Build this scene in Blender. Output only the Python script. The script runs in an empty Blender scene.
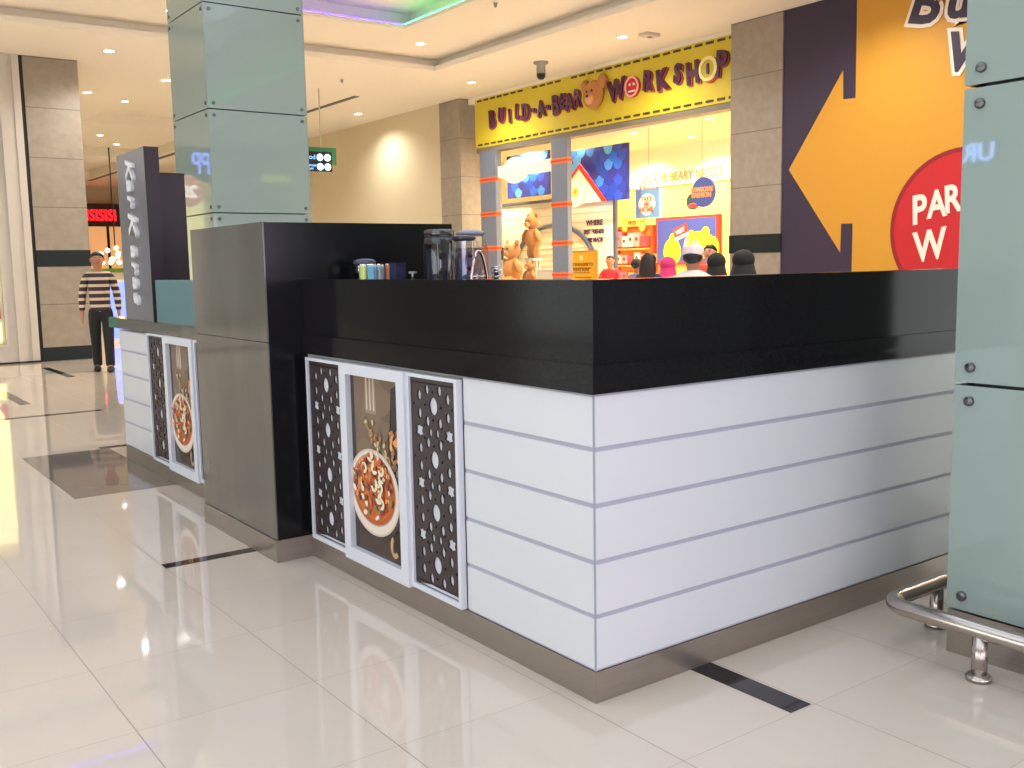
import bpy, bmesh, math, random
from mathutils import Vector, Matrix
from math import pi, sin, cos, radians
random.seed(7)
SC = bpy.context.scene
# ---------------------------------------------------------------- camera
cam_d = bpy.data.cameras.new('camera'); cam = bpy.data.objects.new('camera', cam_d)
SC.collection.objects.link(cam)
cam_d.sensor_width = 36; cam_d.lens = 34.816; cam_d.clip_end = 200; cam_d.clip_start = .05
cam.matrix_world = Matrix(((0.80732501, 0.08512095, -0.58393557, -2.05138),
                           (-0.58982357, 0.08572983, -0.80296859, -2.38076),
                           (-0.01828875, 0.99267559, 0.11941818, 1.45),
                           (0, 0, 0, 1)))
SC.camera = cam
# ---------------------------------------------------------------- world (overcast daylight above the added skylights)
W = bpy.data.worlds.new('sky'); SC.world = W; W.use_nodes = True
WN = W.node_tree.nodes['Background']; WN.inputs[0].default_value = (0.80, 0.88, 1.0, 1); WN.inputs[1].default_value = 1.6
SC.view_settings.view_transform = 'Standard'; SC.view_settings.look = 'None'
SC.view_settings.gamma = 1; SC.view_settings.use_curve_mapping = False
SC.view_settings.exposure = 0.38
SC.cycles.max_bounces = 8; SC.cycles.diffuse_bounces = 5; SC.cycles.glossy_bounces = 4
SC.cycles.transparent_max_bounces = 12; SC.cycles.sample_clamp_indirect = 6
SC.cycles.use_denoising = True; SC.cycles.caustics_reflective = False
ZC = 4.925           # mall ceiling
WARM = (1.0, .95, .87)
K_DOWN = 190          # watts of one mall downlight
K_SHOP = 420
def spot(name, loc, power, col=WARM, size=150, r=.07):
    l = bpy.data.lights.new(name, 'SPOT'); l.energy = power; l.color = col; l.spot_size = radians(size); l.spot_blend = .7
    l.shadow_soft_size = r
    o = bpy.data.objects.new(name, l); o.location = loc; SC.collection.objects.link(o); return o
def portal(name, loc, sx, sy):
    l = bpy.data.lights.new(name, 'AREA'); l.shape = 'RECTANGLE'; l.size = sx; l.size_y = sy; l.cycles.is_portal = True
    o = bpy.data.objects.new(name, l); o.location = loc; SC.collection.objects.link(o)
ADDED_SKYLIGHTS = [(-7.6, -6.6, -0.6, 6.2), (0.2, -6.6, 4.6, 6.2)]      # skylights added out of view to let fill light in: x0,y0,x1,y1
for s in ADDED_SKYLIGHTS: portal('added_skylight_portal', ((s[0]+s[2])/2, (s[1]+s[3])/2, 5.9), s[2]-s[0], s[3]-s[1])

# ---------------------------------------------------------------- materials
def srgb(c):
    return tuple(((v/255)/12.92 if v/255 <= .04045 else (((v/255)+.055)/1.055)**2.4) for v in c)
MATS = {}
def mat(name, col=(200,200,200), rough=.5, metal=0, spec=.5, emit=None, es=1, alpha=None, noise=None, coat=0, lin=False):
    if name in MATS: return MATS[name]
    m = bpy.data.materials.new(name); m.use_nodes = True; nt = m.node_tree; b = nt.nodes['Principled BSDF']
    c = col if lin else srgb(col)
    b.inputs['Base Color'].default_value = (*c, 1); b.inputs['Roughness'].default_value = rough
    b.inputs['Metallic'].default_value = metal; b.inputs['Specular IOR Level'].default_value = spec
    b.inputs['Coat Weight'].default_value = coat
    if emit: b.inputs['Emission Color'].default_value = (*srgb(emit), 1); b.inputs['Emission Strength'].default_value = es
    if noise:                                   # (scale, amount, stretch xyz)
        tc = nt.nodes.new('ShaderNodeTexCoord'); mp = nt.nodes.new('ShaderNodeMapping'); n = nt.nodes.new('ShaderNodeTexNoise')
        mp.inputs['Scale'].default_value = noise[2] if len(noise) > 2 else (1,1,1)
        n.inputs['Scale'].default_value = noise[0]; n.inputs['Detail'].default_value = 5
        r = nt.nodes.new('ShaderNodeMapRange'); r.inputs[3].default_value = 1-noise[1]; r.inputs[4].default_value = 1+noise[1]
        r.inputs[1].default_value = .3; r.inputs[2].default_value = .7
        mx = nt.nodes.new('ShaderNodeMix'); mx.data_type = 'RGBA'; mx.blend_type = 'MULTIPLY'; mx.inputs[0].default_value = 1
        mx.inputs[6].default_value = (*c, 1)
        L = nt.links.new
        L(tc.outputs['Object'], mp.inputs[0]); L(mp.outputs[0], n.inputs['Vector']); L(n.outputs[0], r.inputs[0]); L(r.outputs[0], mx.inputs[7])
        L(mx.outputs[2], b.inputs['Base Color'])
    MATS[name] = m; return m
def vmat(name, rough=.5, spec=.4, es=0):
    """colours come from the mesh's own colour attribute (printed artwork)"""
    if name in MATS: return MATS[name]
    m = bpy.data.materials.new(name); m.use_nodes = True; nt = m.node_tree; b = nt.nodes['Principled BSDF']
    a = nt.nodes.new('ShaderNodeVertexColor'); a.layer_name = 'Col'
    nt.links.new(a.outputs[0], b.inputs['Base Color']); b.inputs['Roughness'].default_value = rough; b.inputs['Specular IOR Level'].default_value = spec
    if es: nt.links.new(a.outputs[0], b.inputs['Emission Color']); b.inputs['Emission Strength'].default_value = es
    MATS[name] = m; return m
def floor_mat():
    m = bpy.data.materials.new('polished_porcelain_tiles'); m.use_nodes = True; nt = m.node_tree; b = nt.nodes['Principled BSDF']; N = nt.nodes.new; L = nt.links.new
    tc = N('ShaderNodeTexCoord'); sp = N('ShaderNodeSeparateXYZ'); L(tc.outputs['Object'], sp.inputs[0])
    def line(out, off, per, w):
        a = N('ShaderNodeMath'); a.operation = 'SUBTRACT'; L(out, a.inputs[0]); a.inputs[1].default_value = off - w/2
        q = N('ShaderNodeMath'); q.operation = 'FLOORED_MODULO'; L(a.outputs[0], q.inputs[0]); q.inputs[1].default_value = per
        c = N('ShaderNodeMath'); c.operation = 'LESS_THAN'; L(q.outputs[0], c.inputs[0]); c.inputs[1].default_value = w
        d = N('ShaderNodeMath'); d.operation = 'DIVIDE'; L(a.outputs[0], d.inputs[0]); d.inputs[1].default_value = per
        f = N('ShaderNodeMath'); f.operation = 'FLOOR'; L(d.outputs[0], f.inputs[0])
        return c.outputs[0], f.outputs[0]
    lx, cx = line(sp.outputs[0], -.048, .611, .0034); ly, cy = line(sp.outputs[1], -.445, .600, .002)
    mx = N('ShaderNodeMath'); mx.operation = 'MAXIMUM'; L(lx, mx.inputs[0]); L(ly, mx.inputs[1])
    cb = N('ShaderNodeCombineXYZ'); L(cx, cb.inputs[0]); L(cy, cb.inputs[1])
    wn = N('ShaderNodeTexWhiteNoise'); L(cb.outputs[0], wn.inputs[0])
    r = N('ShaderNodeMapRange'); L(wn.outputs[0], r.inputs[0]); r.inputs[3].default_value = .975; r.inputs[4].default_value = 1.02
    base = N('ShaderNodeMix'); base.data_type = 'RGBA'; base.blend_type = 'MULTIPLY'; base.inputs[0].default_value = 1
    base.inputs[6].default_value = (*srgb((207,194,180)), 1); L(r.outputs[0], base.inputs[7])
    g = N('ShaderNodeMix'); g.data_type = 'RGBA'; L(mx.outputs[0], g.inputs[0]); L(base.outputs[2], g.inputs[6]); g.inputs[7].default_value = (*srgb((146,130,118)), 1)
    L(g.outputs[2], b.inputs['Base Color'])
    rr = N('ShaderNodeMapRange'); L(mx.outputs[0], rr.inputs[0]); rr.inputs[3].default_value = .035; rr.inputs[4].default_value = .5
    L(rr.outputs[0], b.inputs['Roughness']); b.inputs['IOR'].default_value = 1.6
    # each polished tile lies a hair out of level
    nn = N('ShaderNodeVectorMath'); nn.operation = 'SUBTRACT'; L(wn.outputs[1], nn.inputs[0]); nn.inputs[1].default_value = (.5,.5,.5)
    ns = N('ShaderNodeVectorMath'); ns.operation = 'SCALE'; L(nn.outputs[0], ns.inputs[0]); ns.inputs[3].default_value = .002
    ge = N('ShaderNodeNewGeometry'); ad = N('ShaderNodeVectorMath'); ad.operation = 'ADD'; L(ge.outputs['Normal'], ad.inputs[0]); L(ns.outputs[0], ad.inputs[1])
    L(ad.outputs[0], b.inputs['Normal'])
    return m
def stone_mat(name, col):
    m = mat(name, col, .5, noise=(9, .10, (1,1,1)))
    nt = m.node_tree; b = nt.nodes['Principled BSDF']; N = nt.nodes.new; L = nt.links.new
    src = b.inputs['Base Color'].links[0].from_socket
    tc = N('ShaderNodeTexCoord'); sp = N('ShaderNodeSeparateXYZ'); L(tc.outputs['Object'], sp.inputs[0])
    a = N('ShaderNodeMath'); a.operation = 'SUBTRACT'; L(sp.outputs[2], a.inputs[0]); a.inputs[1].default_value = .135
    q = N('ShaderNodeMath'); q.operation = 'FLOORED_MODULO'; L(a.outputs[0], q.inputs[0]); q.inputs[1].default_value = .795
    c = N('ShaderNodeMath'); c.operation = 'LESS_THAN'; L(q.outputs[0], c.inputs[0]); c.inputs[1].default_value = .016
    g = N('ShaderNodeMix'); g.data_type = 'RGBA'; L(c.outputs[0], g.inputs[0]); L(src, g.inputs[6]); g.inputs[7].default_value = (*[v*.55 for v in srgb(col)], 1)
    L(g.outputs[2], b.inputs['Base Color']); return m
def glass_mat(name, tint=(1,1,1), gl=.12):
    m = bpy.data.materials.new(name); m.use_nodes = True; nt = m.node_tree; nt.nodes.clear(); N = nt.nodes.new; L = nt.links.new
    o = N('ShaderNodeOutputMaterial'); t = N('ShaderNodeBsdfTransparent'); t.inputs[0].default_value = (*tint, 1)
    g = N('ShaderNodeBsdfGlossy'); g.inputs['Roughness'].default_value = .02; f = N('ShaderNodeLayerWeight'); f.inputs[0].default_value = .5
    p = N('ShaderNodeMath'); p.operation = 'POWER'; p.inputs[1].default_value = 4; L(f.outputs['Facing'], p.inputs[0])
    a = N('ShaderNodeMath'); a.operation = 'MULTIPLY_ADD'; a.inputs[1].default_value = .5; a.inputs[2].default_value = gl*.5; L(p.outputs[0], a.inputs[0])
    x = N('ShaderNodeMixShader'); L(a.outputs[0], x.inputs[0]); L(t.outputs[0], x.inputs[1]); L(g.outputs[0], x.inputs[2]); L(x.outputs[0], o.inputs[0])
    MATS[name] = m; return m

M_FLOOR = floor_mat()
M_CEIL = mat('ceiling_plaster', (238,231,217), .9, spec=.1)
M_CREAM = mat('cream_wall_paint', (208,197,168), .8, spec=.2)
M_WHITEWALL = mat('white_cladding', (196,190,182), .45)
M_STONE = stone_mat('split_face_limestone', (146,137,124))
M_BAND = mat('dark_green_granite', (36,42,43), .3, spec=.15)
M_BLACKGAP = mat('black_joint', (14,13,14), .5)
M_BLACKINLAY = mat('black_floor_inlay', (38,30,32), .05)
M_GREYTILE = mat('grey_floor_tile', (124,114,108), .05)
M_BACKGLASS = mat('pale_green_back_painted_glass', (146,164,157), .03, spec=.7, coat=0)
M_GLASSEDGE = mat('dark_glass_edge', (70,82,80), .3)
M_STEEL = mat('brushed_steel', (158,150,140), .3, metal=.75, noise=(3,.06,(1,1,60)))
M_STEELP = mat('polished_steel', (182,174,166), .2, metal=1)
M_CHROME = mat('chrome', (215,215,218), .06, metal=1)
M_BOLT = mat('bolt_steel', (110,112,112), .3, metal=1)
M_PANEL = mat('white_gloss_panel', (206,210,214), .22, spec=.4)
M_GROOVE = mat('panel_groove', (168,170,184), .5)
M_FRAME = mat('white_lacquer_frame', (210,214,222), .3)
M_GRANITE = mat('black_granite', (20,19,20), .12, spec=.11, noise=(220,.5,(1,1,1)))
M_BLACKGLOSS = mat('black_gloss_laminate', (14,14,16), .2, spec=.3)
M_PAINTEDSHEEN = mat('black_gloss_painted_sheen', (94,91,83), .08, spec=.85, noise=(2.2,.16,(1,1,.4)))  # grey base paints the bright hall's reflection onto black cabinet side and far ledge
M_LATTICE = mat('dark_brown_lattice', (48,34,34), .4)
M_NAVY = mat('navy_vinyl', (47,38,62), .5)
M_YELLOW = mat('yellow_vinyl', (200,145,44), .5)
M_RED = mat('red_vinyl', (186,28,38), .5)
M_CREAMINK = mat('cream_ink', (232,222,208), .5)
M_SIGNY = mat('sign_yellow', (206,188,48), .5)
M_SIGNINK = mat('dark_plum_letter', (70,28,66), .4)
M_SIGNRED = mat('sign_red', (190,40,50), .4)
M_POST = mat('blue_grey_post', (112,122,140), .5)
M_ORANGE = mat('orange_band', (228,120,60), .5)
M_BRICKRED = mat('brick_red_band', (196,66,50), .5)
M_SHOPWALL = mat('shop_yellow_wall', (250,214,120), .8)
M_SHOPWHITE = mat('shop_white_wall', (250,242,220), .8)
M_SHOPCEIL = mat('shop_ceiling', (250,232,200), .9)
M_FRAMEBLUE = mat('slate_blue_frame', (72,78,100), .5)
M_LAMP = mat('lamp_disc', (255,250,235), .5, emit=(255,246,225), es=14)
M_TRIM = mat('lamp_trim', (225,220,210), .4)
M_SKIN = mat('skin_tan', (170,118,92), .55)
M_SKIN2 = mat('skin_light', (205,152,122), .55)
M_HAIR = mat('black_hair', (18,14,14), .5)
M_WHITE = mat('plain_white', (235,235,232), .5)
M_BLACK = mat('plain_black', (16,15,17), .5)
M_PLUSH = mat('tan_plush', (214,160,112), .95, noise=(40,.15))
M_PLUSH2 = mat('brown_plush', (178,122,74), .95, noise=(40,.15))
M_GLASS = glass_mat('clear_glass', (.96,.98,.98), .06)
M_ACRYL = glass_mat('clear_acrylic', (.82,.83,.86), .18)
ART = vmat('printed_artwork'); ARTG = vmat('gloss_printed_artwork', .25, .5)

# ---------------------------------------------------------------- helpers
def link(o, parent=None):
    SC.collection.objects.link(o)
    if parent: o.parent = parent
    return o
def tag(o, label, cat, group=None):
    o['label'] = label; o['category'] = cat
    if group: o['group'] = group
    return o
def thing(name, label, cat, loc=(0,0,0), rz=0, group=None):
    o = bpy.data.objects.new(name, None); o.empty_display_size = .1; link(o)
    o.location = loc; o.rotation_euler = (0, 0, rz); return tag(o, label, cat, group)
def obj(name, bm, m, parent=None, smooth=False, label=None):
    me = bpy.data.meshes.new(name); 
    bmesh.ops.recalc_face_normals(bm, faces=bm.faces[:])
    bm.to_mesh(me); bm.free()
    for x in (m if isinstance(m, (list, tuple)) else [m]): me.materials.append(x)
    if smooth:
        for p in me.polygons: p.use_smooth = True
    o = link(bpy.data.objects.new(name, me), parent)
    if label: o['label'] = label
    return o
def struct(name, bm, m, parent=None):
    o = obj(name, bm, m, parent)
    if parent is None: o['kind'] = 'structure'
    return o
def bx(bm, x0, y0, z0, x1, y1, z1, bev=0, mi=0):
    r = bmesh.ops.create_cube(bm, size=1)
    vs = r['verts']
    for v in vs: v.co = Vector(((x0+x1)/2 + v.co.x*(x1-x0), (y0+y1)/2 + v.co.y*(y1-y0), (z0+z1)/2 + v.co.z*(z1-z0)))
    fs = {f for v in vs for f in v.link_faces}
    for f in fs: f.material_index = mi
    if bev:
        es = list({e for v in vs for e in v.link_edges})
        bmesh.ops.bevel(bm, geom=es, offset=bev, segments=2, affect='EDGES', profile=.6)
    return bm
def box(*a, **k): return bx(bmesh.new(), *a, **k)
def lathe(bm, prof, c=(0,0,0), n=24, mi=0, axis='Z', cap=True):
    rings = []
    for r, z in prof:
        ring = []
        for i in range(n):
            a = 2*pi*i/n; p = Vector((r*cos(a), r*sin(a), z))
            if axis == 'X': p = Vector((p.z, p.x, p.y))
            if axis == 'Y': p = Vector((p.x, p.z, p.y))
            ring.append(bm.verts.new(p + Vector(c)))
        rings.append(ring)
    for a, b in zip(rings, rings[1:]):
        for i in range(n):
            f = bm.faces.new((a[i], a[(i+1)%n], b[(i+1)%n], b[i])); f.material_index = mi
    for ring, rev in (((rings[0], True), (rings[-1], False)) if cap else ()):
        if (Vector(ring[0].co)-Vector(ring[n//2].co)).length > 1e-5:
            f = bm.faces.new(ring[::-1] if rev else ring); f.material_index = mi
    return bm
def cyl(bm, c, r, z0, z1, n=24, mi=0, axis='Z'): return lathe(bm, [(r, z0), (r, z1)], c, n, mi, axis)
def ball(bm, c, r, mi=0, sub=2, rot=None):
    res = bmesh.ops.create_icosphere(bm, subdivisions=sub, radius=1)
    rr = r if isinstance(r, (tuple, list)) else (r, r, r)
    for v in res['verts']:
        p = Vector((v.co.x*rr[0], v.co.y*rr[1], v.co.z*rr[2]))
        if rot: p = Matrix.Rotation(rot[1], 3, rot[0]) @ p
        v.co = p + Vector(c)
        for f in v.link_faces: f.material_index = mi; f.smooth = True
    return bm
def tube(bm, pts, r, n=12, mi=0, cap=True):
    pts = [Vector(p) for p in pts]; rings = []
    up0 = Vector((0,0,1))
    for i, p in enumerate(pts):
        d = (pts[min(i+1, len(pts)-1)] - pts[max(i-1, 0)]).normalized()
        up = up0 if abs(d.dot(up0)) < .95 else Vector((1,0,0))
        a = d.cross(up).normalized(); b = a.cross(d).normalized()
        rr = r[i] if isinstance(r, (list, tuple)) else r
        rings.append([bm.verts.new(p + (a*cos(2*pi*k/n) + b*sin(2*pi*k/n))*rr) for k in range(n)])
    for a, b in zip(rings, rings[1:]):
        for k in range(n):
            f = bm.faces.new((a[k], a[(k+1)%n], b[(k+1)%n], b[k])); f.material_index = mi; f.smooth = True
    if cap:
        bm.faces.new(rings[0][::-1]).material_index = mi; bm.faces.new(rings[-1]).material_index = mi
    return bm
FX = Matrix(((0,0,-1),(-1,0,0),(0,1,0)))      # a board that faces -X: its right runs to -Y
FY = Matrix(((1,0,0),(0,0,-1),(0,1,0)))       # a board that faces -Y: its right runs to +X
def curve_mesh(splines, depth=0, res=None):
    """flat filled outline (later ones inside are holes), extruded by depth, as a new mesh in local x,y"""
    cu = bpy.data.curves.new('outline', 'CURVE'); cu.dimensions = '2D'; cu.fill_mode = 'BOTH'; cu.extrude = depth/2
    for s in splines:
        sp = cu.splines.new('POLY'); sp.points.add(len(s)-1)
        for p, q in zip(sp.points, s): p.co = (q[0], q[1], 0, 1)
        sp.use_cyclic_u = True
    o = bpy.data.objects.new('tmp', cu); link(o); dg = bpy.context.evaluated_depsgraph_get()
    me = bpy.data.meshes.new_from_object(o.evaluated_get(dg)); bpy.data.objects.remove(o); bpy.data.curves.remove(cu)
    return me
def text_mesh(txt, size, depth=.01, bold=0, shear=0, align='CENTER'):
    cu = bpy.data.curves.new('lettering', 'FONT'); cu.body = txt; cu.size = size; cu.extrude = depth/2; cu.offset = bold
    cu.align_x = align; cu.align_y = 'CENTER'; cu.shear = shear; cu.resolution_u = 3
    o = bpy.data.objects.new('tmp', cu); link(o); dg = bpy.context.evaluated_depsgraph_get()
    me = bpy.data.meshes.new_from_object(o.evaluated_get(dg)); bpy.data.objects.remove(o); bpy.data.curves.remove(cu)
    return me
def place_mesh(bm, me, M3, loc, rot=0, scale=(1,1), mi=0):
    b2 = bmesh.new(); b2.from_mesh(me); bpy.data.meshes.remove(me)
    R = Matrix.Rotation(rot, 3, 'Z')
    for v in b2.verts: v.co = M3 @ (R @ Vector((v.co.x*scale[0], v.co.y*scale[1], v.co.z))) + Vector(loc)
    for f in b2.faces: f.material_index = mi
    tmp = bpy.data.meshes.new('t'); b2.to_mesh(tmp); b2.free(); n0 = len(bm.faces)
    bm.from_mesh(tmp); bpy.data.meshes.remove(tmp)
    bm.faces.ensure_lookup_table()
    for f in bm.faces[n0:]: f.material_index = mi
    return bm
def letters(items, M3, depth=.02, bold=0, shear=0):
    """items: (text, (x,y,z), size, rot, xscale) -> one bmesh of lettering"""
    bm = bmesh.new()
    for t in items:
        place_mesh(bm, text_mesh(t[0], t[2], depth, bold, shear), M3, t[1], t[3] if len(t) > 3 else 0, (t[4] if len(t) > 4 else 1, 1))
    return bm
def letter_parts(parent, items, M3, depth, bold, m, shear=0, edge=None):
    for c, (x, y, z), s, r, k in items:
        o = obj('letter', letters([(c, (x, y, z), s, r, k)], M3, depth, bold, shear), m, parent)
        if edge: obj('letter_edge', letters([(c, (x+edge[2], y-edge[1], z-.8*edge[1]), s, r, k)], M3, depth*.6, bold*edge[3], shear), edge[0], o)
def ell(cx, cy, rx, ry, n=28, rot=0, jit=0):
    return [(cx + rx*cos(a)*cos(rot)*(1+jit*random.uniform(-1,1)) - ry*sin(a)*sin(rot), cy + rx*cos(a)*sin(rot) + ry*sin(a)*cos(rot)*(1+jit*random.uniform(-1,1))) for a in [2*pi*i/n for i in range(n)]]
def art(name, M3, loc, shapes, parent=None, m=None, step=.0006, thick=.004):
    """printed picture: coloured outlines stacked in one mesh. shapes: (points, rgb); the first is the sheet"""
    bm = bmesh.new(); col = bm.loops.layers.float_color.new('Col')
    for k, (pts, c) in enumerate(shapes):
        z = k*step
        vs = [bm.verts.new(M3 @ Vector((p[0], p[1], z)) + Vector(loc)) for p in pts]
        area = sum(pts[i-1][0]*pts[i][1]-pts[i][0]*pts[i-1][1] for i in range(len(pts)))
        f = bm.faces.new(vs if area > 0 else vs[::-1]); fs = [f]
        if k == 0 and thick:
            r = bmesh.ops.extrude_face_region(bm, geom=[f]); 
            nv = [g for g in r['geom'] if isinstance(g, bmesh.types.BMVert)]
            for v in vs: v.co -= (M3 @ Vector((0,0,thick)))
            fs = bm.faces[:]
        for f in fs:
            for l in f.loops: l[col] = (*srgb(c), 1)
    bmesh.ops.triangulate(bm, faces=[f for f in bm.faces if len(f.verts) > 4])
    me = bpy.data.meshes.new(name); bm.to_mesh(me); bm.free(); me.materials.append(m or ART)
    return link(bpy.data.objects.new(name, me), parent)
def rect(x0, y0, x1, y1): return [(x0,y0),(x1,y0),(x1,y1),(x0,y1)]
def copy_tree(o, parent=None):
    c = o.copy(); SC.collection.objects.link(c); c.parent = parent
    for ch in list(o.children): copy_tree(ch, c)
    return c
def slab_holes(bm, x0, y0, x1, y1, z0, z1, holes, mi=0):
    xs = sorted({x0, x1, *[h[0] for h in holes], *[h[2] for h in holes]}); ys = sorted({y0, y1, *[h[1] for h in holes], *[h[3] for h in holes]})
    for a, b in zip(xs, xs[1:]):
        for c, d in zip(ys, ys[1:]):
            mx, my = (a+b)/2, (c+d)/2
            if a < x0 or b > x1 or c < y0 or d > y1 or any(h[0] < mx < h[2] and h[1] < my < h[3] for h in holes): continue
            bx(bm, a, c, z0, b, d, z1, mi=mi)
    return bm

# ================================================================ SETTING
XM, YB = 9.65, 15.4
struct('floor', box(-9.5, -10.5, -.1, 18.5, 41, 0), M_FLOOR)
def inlay(n, x0, y0, x1, y1, m, h=.0015): struct('trim_%d' % n, box(x0, y0, -.01, x1, y1, h), m)
inlay(1, .447, -.44, .55, .06, M_BLACKINLAY); inlay(2, -.659, 2.452, -.02, 2.53, M_BLACKINLAY)
inlay(3, -.659, 4.357, .0, 6.155, M_GREYTILE, .0012)
inlay(4, -.06, 6.155, .6, 6.24, M_BLACKINLAY); inlay(5, -.66, 8.56, .56, 8.66, M_BLACKINLAY)
inlay(6, 1.03, 12.45, 1.14, 14.2, M_BLACKINLAY); inlay(7, -.06, 9.7, .06, 11.2, M_BLACKINLAY)
# ceiling: soffit with a big tray (edge y=13.1, x=7.6), a second recess inside it, and more trays down the corridor
TR = (-9.5, -10.5, 7.6, 13.05)
FAR = [(3.85, 18.25, 7.4, 22.7), (3.85, 24.2, 7.4, 29.5), (3.85, 31, 7.4, 37)]
bm = bmesh.new()
slab_holes(bm, -9.5, -10.5, 18.5, 41, ZC, ZC+.06, [TR, (9.95, 7.5, 18.5, 41), *FAR])
struct('ceiling', bm, M_CEIL)
bm = bmesh.new()          # sloping lip round the big tray, seen bright below the shadow gap
struct('trim_8', bx(bx(bmesh.new(), -9.5, 13.05, ZC-.03, 7.95, 13.4, ZC), 7.6, -10.5, ZC-.03, 7.95, 13.05, ZC), M_CEIL)
LED = (-8.2, -9.2, 6.05, 11.45)
bm = slab_holes(bmesh.new(), -9.5, -10.5, 7.9, 13.4, 5.12, 5.18, [LED])
for a in ((7.76,-10.5,ZC+.06,7.9,13.35,5.12), (-9.5,13.22,ZC+.06,7.76,13.35,5.12)): bx(bm, *a)
struct('ceiling_tray', bm, M_CEIL)
bm = slab_holes(bmesh.new(), LED[0]-.3, LED[1]-.3, LED[2]+.3, LED[3]+.3, 5.42, 5.5, ADDED_SKYLIGHTS)
for a in ((LED[0]-.3,LED[3]+.25,5.18,LED[2]+.3,LED[3]+.3,5.42),(LED[2]+.25,LED[1]-.3,5.18,LED[2]+.3,LED[3]+.3,5.42),(LED[0]-.3,LED[1]-.3,5.18,LED[0]-.25,LED[3]+.3,5.42),(LED[0]-.3,LED[1]-.3,5.18,LED[2]+.3,LED[1]-.25,5.42)): bx(bm, *a)
for s in ADDED_SKYLIGHTS:
    for a in ((s[0]-.05,s[1],5.5,s[0],s[3],5.88),(s[2],s[1],5.5,s[2]+.05,s[3],5.88),(s[0],s[1]-.05,5.5,s[2],s[1],5.88),(s[0],s[3],5.5,s[2],s[3]+.05,5.88)): bx(bm, *a)
struct('ceiling_coffer', bm, M_CEIL)
for i, s in enumerate(ADDED_SKYLIGHTS):
    bm = bmesh.new()
    for k in range(1, 5): x = s[0]+(s[2]-s[0])*k/5; bx(bm, x-.03, s[1], 5.78, x+.03, s[3], 5.86)
    for k in range(1, 8): y = s[1]+(s[3]-s[1])*k/8; bx(bm, s[0], y-.03, 5.79, s[2], y+.03, 5.85)
    struct('window_%d' % (i+11), bm, M_WHITE)  # glazing bars of the added skylights
bm = bmesh.new()
for f in FAR:
    bx(bm, f[0]-.1, f[1]-.1, 5.2, f[2]+.1, f[3]+.1, 5.26)
    for a in ((f[0]-.1,f[1]-.1,ZC+.06,f[0],f[3]+.1,5.2),(f[2],f[1]-.1,ZC+.06,f[2]+.1,f[3]+.1,5.2),(f[0],f[1]-.1,ZC+.06,f[2],f[1],5.2),(f[0],f[3],ZC+.06,f[2],f[3]+.1,5.2)): bx(bm, *a)
struct('ceiling_corridor', bm, M_CEIL)
# LED strips along the lip of the coffer
for nm, a, c, lb in (('led_strip', (-8.2, 11.45, 5.185, 6.08, 11.47, 5.2), (96,70,255), 'violet light strip along the far edge of the ceiling recess'),
                     ('led_strip', (6.06, -9.2, 5.185, 6.085, 11.44, 5.2), (80,255,150), 'green light strip along the shop side of the ceiling recess')):
    tag(obj(nm, box(*a), mat('led_'+lb[:5], c, emit=c, es=4)), lb, 'light strip')
# slot diffusers
tag(obj('slot_diffuser', box(7.62, 16.2, ZC-.012, 7.74, 20.5, ZC), mat('slot_grey', (96,92,80), .6)), 'dark linear air slot in the ceiling above the hanging sign', 'air vent')
tag(obj('slot_diffuser', box(7.55, 26.5, ZC-.012, 7.7, 38, ZC), MATS['slot_grey']), 'dark linear air slot in the ceiling far down the corridor', 'air vent')
# walls
struct('wall_right', box(XM, 16.2, 0, XM+.3, 41, ZC), M_CREAM)
struct('wall_far', box(2, 40.5, 0, 10, 41, ZC), M_CREAM)
struct('wall_far_west', box(1.9, 16.4, 0, 2.1, 41, ZC), M_CREAM)
def stone_pier(name, x0, y0, x1, y1, lb):
    t = thing(name, lb, 'pier', ((x0+x1)/2, (y0+y1)/2, 0))
    w, d = (x1-x0)/2, (y1-y0)/2
    obj('stone_cladding', box(-w, -d, 0, w, d, ZC), M_STONE, t)
    obj('granite_band', box(-w-.008, -d-.008, 1.56, w+.008, d+.008, 1.83), M_BAND, t)
    obj('granite_base', box(-w-.008, -d-.008, 0, w+.008, d+.008, .23), M_BAND, t); return t
stone_pier('stone_pier', 1.31, YB, 2.14, 16.4, 'stone clad pier with dark band behind the walking person')
stone_pier('stone_pier', XM, YB, 10.7, 16.2, 'stone clad pier between the cream wall and the yellow shop sign')
stone_pier('stone_pier', 9.58, 6.98, 10.2, 7.93, 'stone clad pier between the shop opening and the arrow hoarding')
struct('wall_opposite', box(-9.5, YB-.0, 0, -9.2, YB+.3, ZC), M_WHITEWALL)

# far-left shop front in the wall y=15.4
bm = slab_holes(bmesh.new(), 0, 0, 1, 1, 0, 1, [])
bm.free(); bm = bmesh.new()
def wall_y(bm, x0, x1, y0, y1, z0, z1, holes):
    """wall facing -Y with rectangular openings (x0,z0,x1,z1)"""
    b2 = slab_holes(bmesh.new(), x0, z0, x1, z1, y0, y1, holes)
    for v in b2.verts: v.co = Vector((v.co.x, v.co.z, v.co.y))
    me = bpy.data.meshes.new('t'); b2.to_mesh(me); b2.free(); bm.from_mesh(me); bpy.data.meshes.remove(me); return bm
def wall_x(bm, y0, y1, x0, x1, z0, z1, holes):
    b2 = slab_holes(bmesh.new(), y0, z0, y1, z1, x0, x1, holes)
    for v in b2.verts: v.co = Vector((v.co.z, v.co.x, v.co.y))
    me = bpy.data.meshes.new('t'); b2.to_mesh(me); b2.free(); bm.from_mesh(me); bpy.data.meshes.remove(me); return bm
WIN = [(-1.3, .32, .76, 3.25), (-3.9, .32, -1.8, 3.0), (-8.6, .32, -4.4, 3.0)]
wall_y(bm, -9.5, 1.25, YB, YB+.3, 0, ZC, WIN); bx(bm, .93, YB-.05, 0, 1.06, YB, ZC); bx(bm, 1.14, YB-.02, 0, 1.25, YB, ZC)
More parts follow.
